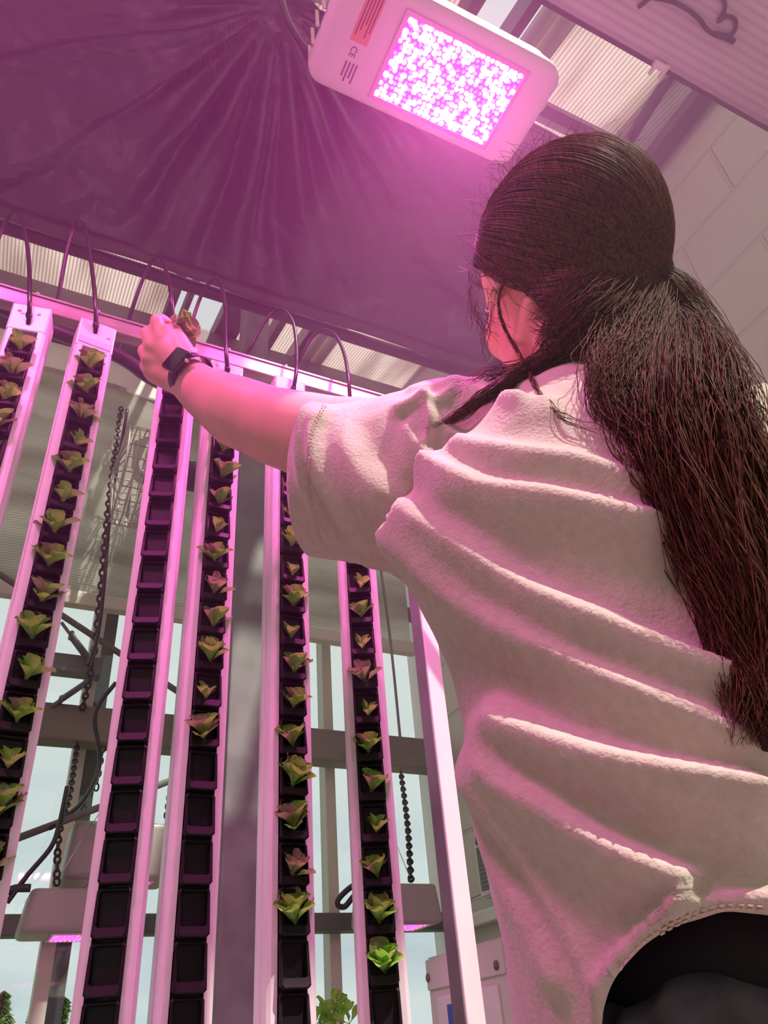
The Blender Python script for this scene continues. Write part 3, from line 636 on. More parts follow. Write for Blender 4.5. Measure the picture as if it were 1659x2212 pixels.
hp = bar('tarp_pole', (TX0, HY + 0.058, ZT - 0.012), (TX1, HY + 0.058, ZT - 0.012), 0.022, MT['pipe_dark'], None, 14); tag(hp, 'dark round pole running along the front hem of the tarp', 'pole')
npz = ZT + 0.06
hp = bar('white_pipe', (nearP[0] - 1.2, NY - 0.035, npz), (atZ(1180, 250, ZT)[0], NY - 0.035, npz), 0.026, MT['whitepaint'], None, 16); tag(hp, 'white pipe running overhead behind the lit grow light', 'pipe')
cl = atZ(724, 22, ZT - 0.0); bm = bmesh.new(); tube(bm, [Vector((cl[0] - .012, NY - 0.035, npz)), Vector((cl[0] + .012, NY - 0.035, npz))], 0.031, 16); o = obj('pipe_clamp', bm, MT['pipe_dark'], None, True)
tag(o, 'black clamp round the white pipe beside the lamp', 'clamp')
# neighbouring white roof slats above the pipe
for k in range(3):
    yy = NY - 0.13 - 0.075 * k
    o = bx('overhead_slat', (-1.2, yy - 0.03, ZT + 0.12), (0.34, yy + 0.03, ZT + 0.135), MT['whitepaint'], None, 0.003)
    tag(o, ['white overhead slat next to the white pipe', 'white overhead slat in the middle of the three', 'white overhead slat farthest from the tarp'][k], 'slat', 'overhead slats')

# ------------------------------------------------------------------ towers
D = 0.92; PITCH = 0.05065; ZTOP = 1.932; TW, TDp = 0.057, 0.05
def cup_mesh():
    bm = bmesh.new(); w, h = 0.0175, 0.0242
    def ringv(wx, z0, z1, y0, y1, r=0.003):
        P = [(-wx + r, z0), (wx - r, z0), (wx, z0 + r), (wx, z1 - r), (wx - r, z1), (-wx + r, z1), (-wx, z1 - r), (-wx, z0 + r)]
        return [bm.verts.new((x, y0 + (y1 - y0) * (z - z0) / (z1 - z0), z)) for x, z in P]
    rings = [ringv(w * 0.93, -h, h, 0.0, 0.0), ringv(w, -h, h, -0.0115, -0.0035), ringv(w - 0.0012, -h + 0.0014, h - 0.0012, -0.0127, -0.0045),
             ringv(w - 0.0032, -h + 0.0098, h - 0.003, -0.0105, -0.0045, 0.0015), ringv(w - 0.0038, -h + 0.0104, h - 0.0038, -0.0095, -0.003, 0.0015), ringv(w - 0.006, -h + 0.014, h - 0.006, 0.026, 0.026, 0.0012)]
    for a, b in zip(rings, rings[1:]):
        for k in range(8): bm.faces.new((a[k], a[(k + 1) % 8], b[(k + 1) % 8], b[k]))
    bm.faces.new(rings[-1]); bm.faces.new(rings[0][::-1])
    bmesh.ops.recalc_face_normals(bm, faces=bm.faces[:]); me = bpy.data.meshes.new('cup'); bm.to_mesh(me); bm.free(); me.materials.append(MT['cup']); return me
CUP = cup_mesh()
def channel(bm, w, d, gap, z0, z1, t=0.003, r=0.004):
    """C-shaped profile, open slot at the front (y=0)"""
    o = [(-gap / 2, 0), (-w / 2 + r, 0), (-w / 2, r), (-w / 2, d - r), (-w / 2 + r, d), (w / 2 - r, d), (w / 2, d - r), (w / 2, r), (w / 2 - r, 0), (gap / 2, 0)]
    i_ = [(gap / 2, t), (w / 2 - t, t), (w / 2 - t, d - t), (-w / 2 + t, d - t), (-w / 2 + t, t), (-gap / 2, t)]
    P = o + i_; A = [bm.verts.new((x, y, z0)) for x, y in P]; B = [bm.verts.new((x, y, z1)) for x, y in P]; n = len(P)
    for k in range(n): bm.faces.new((A[k], A[(k + 1) % n], B[(k + 1) % n], B[k]))
    quads = [(0, 1, 14, 15), (1, 2, 14), (2, 3, 13, 14), (3, 4, 13), (4, 5, 12, 13), (5, 6, 12), (6, 7, 11, 12), (7, 8, 11), (8, 9, 10, 11)]
    for q_ in quads: bm.faces.new([A[k] for k in q_][::-1]); bm.faces.new([B[k] for k in q_])
TOWERS = [  # name, face centre x at plane D, yaw deg, top z
    ('first', -0.085, -9, 2.003), ('second', 0.0145, 6, 2.006), ('third', 0.1445, -17, 2.006), ('fourth', 0.2275, 0, 1.997), ('fifth', 0.342, 0, 2.004), ('sixth', 0.452, -22, 2.000)]
DESC = ['leftmost white channel tower, cut by the left edge, planted with lettuce', 'second white channel tower from the left, full of lettuce, tape across its top',
        'white channel tower whose black cups stand empty, just below the hand', 'white channel tower left of the steel column, planted half way down',
        'white channel tower right of the steel column, its cups full of lettuce', 'rightmost planted white tower, partly behind the shirt sleeve']
TOBJ = []
for (nm, xc, yaw, zt), ds in zip(TOWERS, DESC):
    t = empty('grow_tower', (xc, D, 0.25), math.radians(yaw)); tag(t, ds, 'planting tower', 'white planting towers'); TOBJ.append(t); z0 = 0.25
    bm = bmesh.new(); channel(bm, TW, TDp, 0.035, 0, 1.945 - z0); obj('channel', bm, MT['tower'], t)
    bm = bmesh.new(); vs_ = box(bm, (0, TDp / 2, (1.945 + zt) / 2 - z0), (TW, TDp, zt - 1.945), 0.003); obj('top_cap', bm, MT['tower'], t)
    for sx in (-1, 1):
        bm = bmesh.new(); box(bm, (sx * (TW / 2 + 0.0008), TDp * 0.55, 0.85), (0.0016, 0.006, 1.64)); obj('side_rib', bm, MT['tower'], t)
    for k in range(0, 33):
        zc_ = ZTOP - PITCH * (k + .5) - 0.0005
        if zc_ < 0.32: break
        c = bpy.data.objects.new('planting_cup', CUP); COL.objects.link(c); c.parent = t; c.location = (0, 0, zc_ - z0)
def on_tower(t, x, z, y=-0.0006): return t.matrix_basis @ Vector((x, y, z - t.location.z))
# stains and tape on the top caps
for ti, (x, z, w_, h_) in ((0, (-0.016, 1.986, 0.010, 0.004)), (0, (0.012, 1.984, 0.006, 0.006)), (0, (-0.010, 1.981, 0.008, 0.002)), (1, (0.018, 1.978, 0.007, 0.004)), (3, (-0.018, 1.985, 0.006, 0.006)), (4, (0.004, 1.978, 0.012, 0.0015)), (3, (0.02, 1.975, 0.004, 0.006))):
    rs = random.Random(int(x * 1e4)); bm = bmesh.new(); q_ = [bm.verts.new((x + w_ * rs.uniform(.3, .6) * math.cos(a), -0.0005, z - 0.25 + h_ * rs.uniform(.3, .6) * math.sin(a))) for a in [2 * PI * k / 12 for k in range(12)]]
    q2 = [bm.verts.new(v.co + Vector((0, 0.0007, 0))) for v in q_]; bm.faces.new(q_); bm.faces.new(q2[::-1])
    for k in range(12): bm.faces.new((q_[k], q_[(k + 1) % 12], q2[(k + 1) % 12], q2[k]))
    obj('stain', bm, MT['stain'], TOBJ[ti])
bm = bmesh.new(); box(bm, (0.0, -0.0004, 1.958 - 0.25), (0.050, 0.0012, 0.013), 0, Matrix.Rotation(math.radians(1.5), 3, 'Y')); obj('tape_strip', bm, MT['tape'], TOBJ[1])
bm = bmesh.new(); box(bm, (0.006, -0.001, 1.946 - 0.25), (0.04, 0.002, 0.003)); obj('slit', bm, MT['cup'], TOBJ[4])
# bare upright at the right
bt = empty('bare_upright', (0.735, 1.2, 0.0), math.radians(25)); tag(bt, 'bare white upright channel without cups, behind the back of the shirt', 'upright')
zt7 = atY(925, 1180, 1.2)[2]
bm = bmesh.new(); box(bm, (0.014, 0.0125, zt7 / 2), (0.05, 0.025, zt7), 0.002); obj('channel', bm, MT['tower'], bt)
bm = bmesh.new(); box(bm, (-0.0125, 0.014, zt7 / 2), (0.003, 0.022, zt7)); obj('shade_strip', bm, MT['galv'], bt)  # grey strip paints the shade on the side shielded from the lamps

# rail with bolts
ra = atY(0, 622, 0.985); rb = atY(780, 850, 0.985); zrl = (ra[2] + rb[2]) / 2
rl = empty('hanging_rail', (0.4, 0.985, zrl)); tag(rl, 'dull aluminium rail the white towers hang from', 'rail')
bx('rail_bar', (-0.75, -0.010, -0.034), (0.62, 0.012, 0.0), MT['rail'], rl, 0.002)
bx('rail_lip', (-0.75, -0.0125, -0.004), (0.62, 0.0135, 0.001), MT['rail'], rl, 0.0012)
for px, py in ((80, 640), (211, 676), (493, 764), (617, 797), (836, 850)):
    p = atY(px, py, 0.985); bm = bmesh.new(); x = p[0] - 0.4
    tube(bm, [(x, 0, -0.003), (x, 0, 0.009)], 0.0042, 8); tube(bm, [(x, 0, 0.009), (x, 0, 0.013), (x, 0, 0.0145)], 0.006, 12, True, [0.0058, 0.0058, 0.003])
    obj('bolt', bm, MT['chrome'], rl, True)
# supply pipe and hoops
cable('supply_pipe', [atY(-60, 640, 1.06), atY(0, 662, 1.06), atY(117, 716, 1.06), atY(254, 768, 1.06), atY(330, 818, 1.06), atY(420, 858, 1.06), atY(560, 905, 1.06)], 0.0135, MT['pipe_dark'], 'thick dark supply pipe sagging behind the tower tops', 'pipe')
HOOPS = [([(62, 694), (64, 640), (62, 560), (52, 490), (40, 463), (22, 466), (5, 495), (-25, 570), (-45, 650)], 'leftmost tower'),
         ([(207, 714), (206, 650), (196, 560), (188, 505), (175, 479), (160, 490), (145, 540), (132, 610), (120, 670), (112, 712)], 'tower with the tape'),
         ([(374, 700), (370, 640), (360, 590), (347, 559), (330, 563), (310, 600), (290, 655), (272, 710), (254, 764)], 'empty tower'),
         ([(492, 808), (488, 750), (486, 660), (478, 618), (465, 604), (445, 620), (430, 650), (412, 705), (398, 748), (380, 835)], 'tower left of the steel column'),
         ([(632, 850), (640, 800), (640, 740), (632, 695), (612, 671), (590, 675), (565, 705), (545, 745), (525, 785), (515, 890)], 'tower right of the steel column'),
         ([(757, 878), (752, 810), (742, 760), (725, 726), (700, 713), (676, 727), (655, 762), (640, 800), (625, 930)], 'rightmost planted tower')]
for hi, (hp_, w_) in enumerate(HOOPS):
    n_ = len(hp_); P = []
    for k, (x, y) in enumerate(hp_):
        yy = 0.917 + (1.052 - 0.917) * max(0, min(1, (k - 1) / (n_ - 3))) if k > 0 else 0.917
        P.append(atY(x, y, yy - (0.012 if k in (1,) else 0)))
    t = empty('drip_hose', P[0]); tag(t, 'black drip hose arching over the rail into the %s' % w_, 'hose', 'black drip hoses'); o_ = Vector(P[0])
    bm = bmesh.new(); tube(bm, [p - o_ for p in spline(P, 8)], 0.0036, 10); obj('hose', bm, MT['hose'], t, True)
    d_ = (Vector(P[1]) - o_).normalized(); bm = bmesh.new(); tube(bm, [Vector((0, 0.004, -0.003)), d_ * 0.004, d_ * 0.008, d_ * 0.014], 0.005, 10, True, [0.0035, 0.0035, 0.0052, 0.0048]); obj('fitting', bm, MT['hose'], t, True)

# ------------------------------------------------------------------ lettuce
def leaf_geo(vs, fs, mi, base, dirv, upv, L_, W_, curl, mat_i, rs):
    d = Vector(dirv).normalized(); s = d.cross(Vector(upv)).normalized(); n = s.cross(d).normalized()
    if n.dot(Vector(upv)) < 0: n = -n
    b0 = len(vs); nu, nv = 9, 6; wv = rs.uniform(0, 6)
    for i in range(nu + 1):
        t = math.sin(i / nu * PI / 2) ** 1.0 if i > 0 else 0.0
        prof = 0.10 + 0.05 * t / 0.3 if t < 0.3 else 0.15 + 0.85 * math.sin(min(1, (t - 0.3) / 0.7 * 0.93 + 0.0) * PI) ** 0.55 * (1 if t < 1 else 0.2)
        if t > 0.3: u_ = (t - 0.3) / 0.7; prof = 0.13 + 0.87 * math.sqrt(max(0.0, 1 - ((u_ - 0.6) / (0.6 if u_ < 0.6 else 0.4)) ** 2))
        c = Vector(base) + d * L_ * (t - 0.25 * curl * t * t) - n * L_ * curl * 0.55 * t * t
        for j in range(nv + 1):
            v = (j / nv - 0.5) * 2
            ruff = 0.05 * L_ * t * abs(v) * math.sin(v * 7 + t * 9 + wv)
            vs.append(c + s * v * W_ / 2 * prof + n * (0.30 * W_ * prof * v * v + ruff))
    for i in range(nu):
        for j in range(nv):
            a = b0 + i * (nv + 1) + j; fs.append((a, a + 1, a + nv + 2, a + nv + 1)); mi.append(mat_i if i > 2 or abs(j - nv / 2 + .5) > 1.2 else 2)
def lettuce_mesh(seed, nl, size, red, spread):
    rs = random.Random(seed); vs, fs, mi = [], [], []; up = Vector((0, -0.50, 0.86)).normalized()
    s, u, d = frame_of(up)
    for k in range(nl):
        a = 2 * PI * k / nl + rs.uniform(-.35, .35); tl = rs.uniform(0.6, 1.0) * spread * (0.35 if k % 3 == 0 else (0.7 if k % 3 == 1 else 1))
        dr = d * math.cos(tl) + (s * math.cos(a) + u * math.sin(a)) * math.sin(tl); dr.z += 0.25
        Ln = size * rs.uniform(0.75, 1.15)
        leaf_geo(vs, fs, mi, (rs.uniform(-.002, .002), rs.uniform(-.002, .002), rs.uniform(-.002, .002)), dr, d, Ln, Ln * rs.uniform(0.50, 0.66), rs.uniform(0.1, 0.5), 1 if rs.random() < red else 0, rs)
    me = bpy.data.meshes.new('lettuce'); me.from_pydata([tuple(v) for v in vs], [], fs)
    for m in (MT['leaf'], MT['leaf_red'], MT['stem']): me.materials.append(m)
    me.polygons.foreach_set('material_index', mi); me.polygons.foreach_set('use_smooth', [True] * len(fs)); me.update(); return me
VAR = {'g': [lettuce_mesh(1, 13, 0.030, 0.25, 1.25), lettuce_mesh(2, 12, 0.032, 0.1, 1.15)], 'r': [lettuce_mesh(3, 14, 0.031, 0.7, 1.25), lettuce_mesh(4, 12, 0.030, 0.6, 1.35)],
       's': [lettuce_mesh(5, 6, 0.023, 0.4, 1.4), lettuce_mesh(6, 7, 0.021, 0.15, 1.3)], 'b': [lettuce_mesh(7, 15, 0.036, 0.4, 1.3), lettuce_mesh(8, 14, 0.037, 0.3, 1.35)]}
LOOK = {'g': 'green lettuce seedling', 'r': 'reddish lettuce seedling', 's': 'tiny sparse lettuce seedling', 'b': 'bushy lettuce seedling with mixed leaves'}
PLANTS = {0: 'rrgbgr', 1: 'ggrsgrrggbrrssbrgr', 2: '', 3: '  bgggsrrbbsb', 4: '  rgsrrgbsgrrbbrb', 5: '  grgrsgsbsggsgbb'}
PLpx = {0: [(48, 740, 'r'), (30, 793, 'r'), (22, 850, 'g'), (12, 905, 'b'), (0, 965, 'g')],
        1: [(198, 768, 'g'), (180, 822, 'g'), (172, 880, 'r'), (157, 945, 's'), (145, 1000, 'g'), (132, 1057, 'r'), (122, 1120, 'r'), (100, 1193, 'g'), (88, 1260, 'b'), (68, 1340, 'b'), (50, 1455, 'r'), (43, 1520, 'g'), (22, 1630, 's'), (5, 1710, 'b'), (-5, 1810, 'r')],
        3: [(462, 950, 'r'), (477, 1000, 'g'), (477, 1058, 'g'), (470, 1135, 's'), (468, 1185, 'g'), (466, 1258, 'r'), (456, 1322, 'g'), (450, 1385, 'b'), (446, 1497, 's'), (440, 1570, 'b')],
        4: [(622, 1046, 's'), (630, 1085, 's'), (632, 1155, 'r'), (636, 1222, 's'), (635, 1280, 'g'), (637, 1362, 's'), (636, 1428, 'g'), (620, 1503, 'g'), (634, 1585, 'g'), (618, 1668, 'b'), (632, 1752, 'b'), (635, 1862, 'r'), (634, 1970, 'b')],
        5: [(785, 1250, 's'), (785, 1308, 'g'), (790, 1388, 's'), (796, 1442, 'r'), (802, 1530, 's'), (808, 1600, 'g'), (816, 1683, 'g'), (820, 1780, 's'), (828, 1858, 'g'), (835, 1948, 'b'), (834, 2066, 'b')]}
TN = ['leftmost tower', 'tower with the tape', '', 'tower left of the steel column', 'tower right of the steel column', 'rightmost planted tower']
ORD = ['top', 'second', 'third', 'fourth', 'fifth', 'sixth', 'seventh', 'eighth', 'ninth', 'tenth', 'eleventh', 'twelfth', 'thirteenth', 'fourteenth', 'fifteenth', 'sixteenth']
for ti, lst in PLpx.items():
    t = TOBJ[ti]
    for k, (px, py, kd) in enumerate(lst):
        z = atY(px, py, D - 0.01)[2]; idx = round((ZTOP - z) / PITCH - 0.62); zc_ = ZTOP - PITCH * (idx + 0.5)
        rs = random.Random(ti * 100 + k); me = rs.choice(VAR[kd])
        o = bpy.data.objects.new('lettuce_seedling', me); COL.objects.link(o)
        o.location = on_tower(t, rs.uniform(-.002, .002), zc_ - 0.0115, -0.0035); s = rs.uniform(0.92, 1.15)
        o.rotation_euler = (rs.uniform(-.1, .1), rs.uniform(-.35, .35), math.radians(TOWERS[ti][2]) + rs.uniform(-.4, .4)); o.scale = (s, s, s)
        tag(o, '%s, %s plant of the %s' % (LOOK[kd], ORD[k] if k < len(lst) - 1 else 'lowest', TN[ti]), 'lettuce', 'lettuce seedlings in the towers')

# leafy plant low behind the towers
pp = empty('leafy_plant', atY(715, 2330, 1.9)); tag(pp, 'leafy green plant tip at the bottom edge between the fifth and sixth towers', 'plant')
vs, fs, mi = [], [], []; rs = random.Random(3)
bm = bmesh.new(); tips = [(705, 2195), (690, 2200), (740, 2200), (680, 2215), (722, 2180), (755, 2212)]
for (x, y) in tips:
    e = atY(x, y, 1.9) - pp.location; tube(bm, [(0, 0, 0), e * 0.5 + Vector((0, 0.01, 0)), e], 0.003, 6)
    for k in range(3): leaf_geo(vs, fs, mi, e, (rs.uniform(-1, 1), rs.uniform(-.5, .3), rs.uniform(-.1, .8)), (0, -0.5, 0.8), 0.05, 0.024, 0.2, 0, rs)
obj('stem', bm, MT['stem'], pp, True); pyobj('leaves', vs, fs, [MT['leaf'], MT['leaf_red'], MT['stem']], pp, True, mi)
# ------------------------------------------------------------------ added scatter volume imitating lens glare around the lamps
HZ = 0.085
hm = bpy.data.materials.new('lens_glare'); hm.use_nodes = True; n_ = hm.node_tree; n_.nodes.clear()
ho = n_.nodes.new('ShaderNodeOutputMaterial'); hv = n_.nodes.new('ShaderNodeVolumeScatter'); hv.inputs['Density'].default_value = HZ
hv.inputs['Anisotropy'].default_value = 0.0; hv.inputs['Color'].default_value = (1, 1, 1, 1); n_.links.new(hv.outputs[0], ho.inputs['Volume'])
hz = bx('glare', (-1.3, -0.5, 1.35), (2.2, 1.45, 3.0), hm); tag(hz, 'added volume imitating lens glare around the lit grow light', 'glare', None, 'stuff')

# ------------------------------------------------------------------ the person
FD = Vector((0.56, 0.83, 0)).normalized(); LT = Vector((-FD.y, FD.x, 0))          # body facing, body left
def fold_field(P, N, ridges, face_pow=0.25):
    """push cloth along its normal where fold crests run"""
    x, y, _ = proj(P); toe = EYE - P; toe /= np.linalg.norm(toe, axis=1)[:, None]
    f = np.clip((np.sum(N * toe, axis=1) + 0.05) / 0.35, 0, 1)
    h = np.zeros(len(P))
    for pts, A, wu, wl in ridges:
        pts = np.array([tuple(p)[:2] for p in spline([(a, b, 0) for a, b in pts], 5)])
        best = np.full(len(P), 1e9); sg = np.zeros(len(P)); tt = np.zeros(len(P)); n = len(pts) - 1
        for k in range(n):
            a, b = pts[k], pts[k + 1]; d = b - a; L2 = d @ d
            t = np.clip(((x - a[0]) * d[0] + (y - a[1]) * d[1]) / L2, 0, 1)
            qx, qy = x - a[0] - t * d[0], y - a[1] - t * d[1]; dist = np.hypot(qx, qy); m = dist < best
            best[m] = dist[m]; sg[m] = np.sign(d[0] * qy - d[1] * qx)[m]; tt[m] = (k + t[m]) / n
        w = np.where(sg < 0, wu, wl); taper = np.clip(np.minimum(tt * 0.6, 1 - tt) / 0.14, 0.0, 1); taper = taper * taper * (3 - 2 * taper)
        h += A * np.exp(-(best / w) ** 2) * taper
    return h * f
# ---- shirt: loft + sleeves, made one surface
LV = [(0.90, .330, .478, .178, .132), (1.016, .325, .481, .180, .132), (1.055, .324, .481, .178, .130), (1.112, .322, .482, .176, .126), (1.208, .320, .484, .176, .122),
      (1.264, .313, .488, .180, .122), (1.317, .300, .496, .186, .122), (1.36, .292, .498, .186, .118), (1.41, .305, .488, .170, .108), (1.455, .34, .465, .14, .092), (1.49, .375, .44, .10, .075), (1.515, .40, .425, .072, .062)]
bm = bmesh.new(); rings = []; NS = 48
for z, lx, ly, a, b in LV:
    c = Vector((lx, ly, z)) - LT * a
    rings.append([bm.verts.new(c + LT * a * math.copysign(abs(math.cos(t)) ** 0.85, math.cos(t)) + FD * b * math.copysign(abs(math.sin(t)) ** 0.9, math.sin(t))) for t in [2 * PI * k / NS for k in range(NS)]])
for a, b in zip(rings, rings[1:]):
    for k in range(NS): bm.faces.new((a[k], a[(k + 1) % NS], b[(k + 1) % NS], b[k]))
bm.faces.new(rings[0][::-1]); bm.faces.new(rings[-1])
SL = atC(960, 985, .80); CU = atC(672, 1035, .90); SR = Vector((.585, .315, 1.40))
capsule(bm, atC(1010, 1010, .78), .085, atC(930, 1040, .80), .100, 28)
capsule(bm, atC(930, 1040, .80), .098, CU + (CU - SL).normalized() * 0.05, .080, 28)
capsule(bm, Vector((.43, .40, 1.44)), .075, SL + Vector((0, 0, .012)), .072, 24)
capsule(bm, Vector((.47, .38, 1.43)), .075, SR, .072, 24)
ER = SR + Vector((.10, -.03, -.24))
capsule(bm, SR, .085, SR + (ER - SR) * 0.9, .075, 24)
me = remesh(bm, 0.0045, 14, 0.6)
P = np.empty(len(me.vertices) * 3); me.vertices.foreach_get('co', P); P = P.reshape(-1, 3)
N = np.empty(len(me.vertices) * 3); me.vertices.foreach_get('normal', N); N = N.reshape(-1, 3)
RID = [
    ([(712, 862), (672, 930), (668, 1020), (700, 1100), (745, 1180)], .012, 10, 24),
    ([(735, 868), (700, 940), (725, 1030), (790, 1130), (860, 1215)], .018, 13, 34),
    ([(790, 862), (752, 930), (800, 1020), (900, 1105), (1020, 1190), (1160, 1285), (1300, 1350), (1450, 1420), (1590, 1475), (1720, 1520)], .022, 26, 80),
    ([(760, 990), (830, 1090), (930, 1220), (1060, 1340), (1230, 1440), (1420, 1530), (1600, 1605), (1720, 1640)], .017, 28, 66),
    ([(850, 930), (930, 1000), (1040, 1060), (1190, 1085), (1350, 1125), (1500, 1165)], .019, 24, 75),
    ([(860, 870), (930, 900), (1000, 960), (1110, 985), (1240, 1000), (1350, 1035), (1480, 1090)], .012, 20, 48),
    ([(1040, 1500), (1090, 1545), (1160, 1585), (1300, 1640), (1450, 1680), (1600, 1712), (1750, 1745)], .026, 28, 95),
    ([(1050, 1580), (1095, 1670), (1180, 1740), (1320, 1830), (1450, 1890), (1540, 1925)], .022, 26, 85),
    ([(1010, 1560), (1080, 1740), (1180, 1920), (1260, 2060), (1320, 2190)], .006, 14, 22),
    ([(1000, 1600), (1050, 1800), (1150, 2000), (1240, 2180)], .008, 16, 40),
    ([(900, 850), (930, 880), (940, 930), (920, 980)], .008, 9, 16),
    ([(1010, 822), (960, 870), (900, 880), (840, 900)], .009, 9, 22),
    ([(1000, 820), (1040, 860), (1120, 880), (1230, 870)], .009, 14, 40),
    ([(1020, 808), (975, 838), (915, 846), (870, 852)], .007, 9, 20),
    ([(1060, 802), (1050, 835), (1085, 862), (1160, 880)], .007, 9, 20),
    ([(880, 905), (900, 960), (960, 1010)], .006, 10, 20),
    # hem band of the lifted back
    ([(1292, 2250), (1306, 2130), (1360, 2045), (1450, 1975), (1560, 1940), (1680, 1940), (1800, 1980)], .011, 15, 60),
]
h = fold_field(P, N, RID)
x_, y_, _z = proj(P)
h += 0.0016 * np.array([mnoise.noise((p[0] * 22, p[1] * 22, p[2] * 30)) for p in P])
P2 = P + N * h[:, None]
me.vertices.foreach_set('co', P2.ravel()); me.update()
x_, y_, _z = proj(P2); toe = EYE - P2; facing = np.sum(N * toe, axis=1) > -0.02
HC = np.array([(900, 2340), (1276, 2330), (1298, 2262), (1308, 2205), (1324, 2152), (1356, 2100), (1410, 2045), (1490, 2000), (1570, 1980), (1660, 1985), (1800, 2030), (2600, 2120)], float)
hem_y = np.interp(x_, HC[:, 0], HC[:, 1])
cuffN = RW @ np.array([-.97, 0.0, .2]); cuffN /= np.linalg.norm(cuffN); cuffP = np.array(atC(652, 1035, .86))
hemside = np.where(facing & (P2[:, 2] < 1.2), hem_y - y_, (P2[:, 2] - 0.965) * 4000)
cuffside = -((P2 - cuffP) @ cuffN)
nearL = np.linalg.norm(P2 - cuffP, axis=1) < 0.25
rcN = np.array((ER - SR).normalized()); rcP = np.array(SR + (ER - SR) * 0.82); rside = -((P2 - rcP) @ rcN)
nearR = np.linalg.norm(P2 - rcP, axis=1) < 0.13
neckP = np.array((.455, .385, 1.492)); nk = np.linalg.norm((P2 - neckP) * np.array((1, 1, 1.2)), axis=1)
kill = (hemside < 0) | ((cuffside < 0) & nearL) | ((rside < 0) & nearR) | (nk < 0.070)
bm = bmesh.new(); bm.from_mesh(me); bm.verts.ensure_lookup_table()
bmesh.ops.delete(bm, geom=[bm.verts[i] for i in np.nonzero(kill)[0]], context='VERTS')
# even out the cut edges
for it in range(12):
    new = {}
    for v in bm.verts:
        if v.is_boundary:
            nb = [e.other_vert(v) for e in v.link_edges if e.is_boundary]
            if len(nb) == 2: new[v] = v.co * 0.4 + (nb[0].co + nb[1].co) * 0.3
    for v, c in new.items(): v.co = c
bmesh.ops.delete(bm, geom=[v for v in bm.verts if not v.link_faces], context='VERTS')
me2 = bpy.data.meshes.new('t_shirt'); bm.to_mesh(me2); bm.free(); me2.materials.append(MT['shirt'])

# ---- body
HB = bmesh.new()
def C(x, y, z): return atC(x, y, z)
HCtr = C(1214, 582, .855)
fd = Vector((0.20, 0.94, 0.22)).normalized(); hl = Vector((0, 0, 1)).cross(fd).normalized(); hu = fd.cross(hl).normalized()
HK = 1.13
HBs = Matrix((fd, hl, hu)).transposed() * 1.0
HSC = Matrix((fd * HK, hl * HK, hu * HK)).transposed()
def HH(f, l, u): return HCtr + (fd * f + hl * l + hu * u) * HK
ellipsoid(HB, HH(0, 0, .0), (.094, .074, .088), HSC)
ellipsoid(HB, HH(.030, 0, -.055), (.060, .056, .062), HSC)
ellipsoid(HB, HH(.062, 0, -.092), (.024, .026, .020), HSC)
capsule(HB, HH(.086, 0, -.005), .007, HH(.103, 0, -.038), .010)
for sg in (-1, 1):
    ellipsoid(HB, HH(.052, sg * .034, -.040), (.036, .026, .030), HSC)
    ellipsoid(HB, HH(.097, sg * .010, -.042), (.008, .007, .006), HSC)
    ellipsoid(HB, HH(.078, sg * .030, .012), (.012, .020, .008), HSC)
    e_ = HSC @ Matrix.Rotation(sg * 0.35, 3, 'Z')
    ellipsoid(HB, HH(-.006, sg * .076, -.022), (.018, .006, .031), e_); ellipsoid(HB, HH(-.002, sg * .074, -.046), (.009, .006, .010), e_)
    capsule(HB, HH(-.030, sg * .045, -.070), .018, HH(.035, sg * .035, -.090), .018)
capsule(HB, Vector((.455, .375, 1.42)), .062, HH(-.020, 0, -.075), .053, 24)
ellipsoid(HB, HH(.083, 0, -.062), (.012, .022, .006), HSC); ellipsoid(HB, HH(.080, 0, -.072), (.012, .019, .006), HSC)
# trunk
for z, lx, ly, a, b in [l for l in LV if 0.9 <= l[0] <= 1.46]: pass
T0 = Vector((.474, .376, 0)); 
def tr(z, a, b, off=0): 
    c = Vector((T0.x, T0.y, z)) + FD * off; return c, (b, a, 0.10)
BZ = Matrix((FD, LT, Vector((0, 0, 1)))).transposed()
for z, a, b in ((0.93, .155, .105), (1.02, .130, .092), (1.10, .122, .088), (1.20, .132, .092), (1.30, .145, .098), (1.38, .145, .090)):
    ellipsoid(HB, Vector((T0.x, T0.y, z)), (b, a, .11), BZ)
LS_ = C(955, 985, .80); EL = C(590, 920, .985); WR = C(406, 818, 1.120)
capsule(HB, Vector((.44, .40, 1.40)), .055, LS_, .058); capsule(HB, LS_, .058, C(720, 955, .905), .054, 28); capsule(HB, C(720, 955, .905), .054, EL, .050, 28)
capsule(HB, EL, .049, C(515, 890, 1.03), .048, 28); capsule(HB, C(515, 890, 1.03), .048, C(445, 850, 1.09), .037, 28); capsule(HB, C(445, 850, 1.09), .037, WR, .031, 28, (ray(408, 812), 0.8))
ellipsoid(HB, C(580, 958, .99), (.026, .026, .026))
RS_ = SR.copy(); RE = ER; RWt = ER + Vector((-.06, .12, -.19))
capsule(HB, Vector((.47, .38, 1.40)), .055, RS_, .055); capsule(HB, RS_, .052, RE, .040); capsule(HB, RE, .039, RWt, .025)
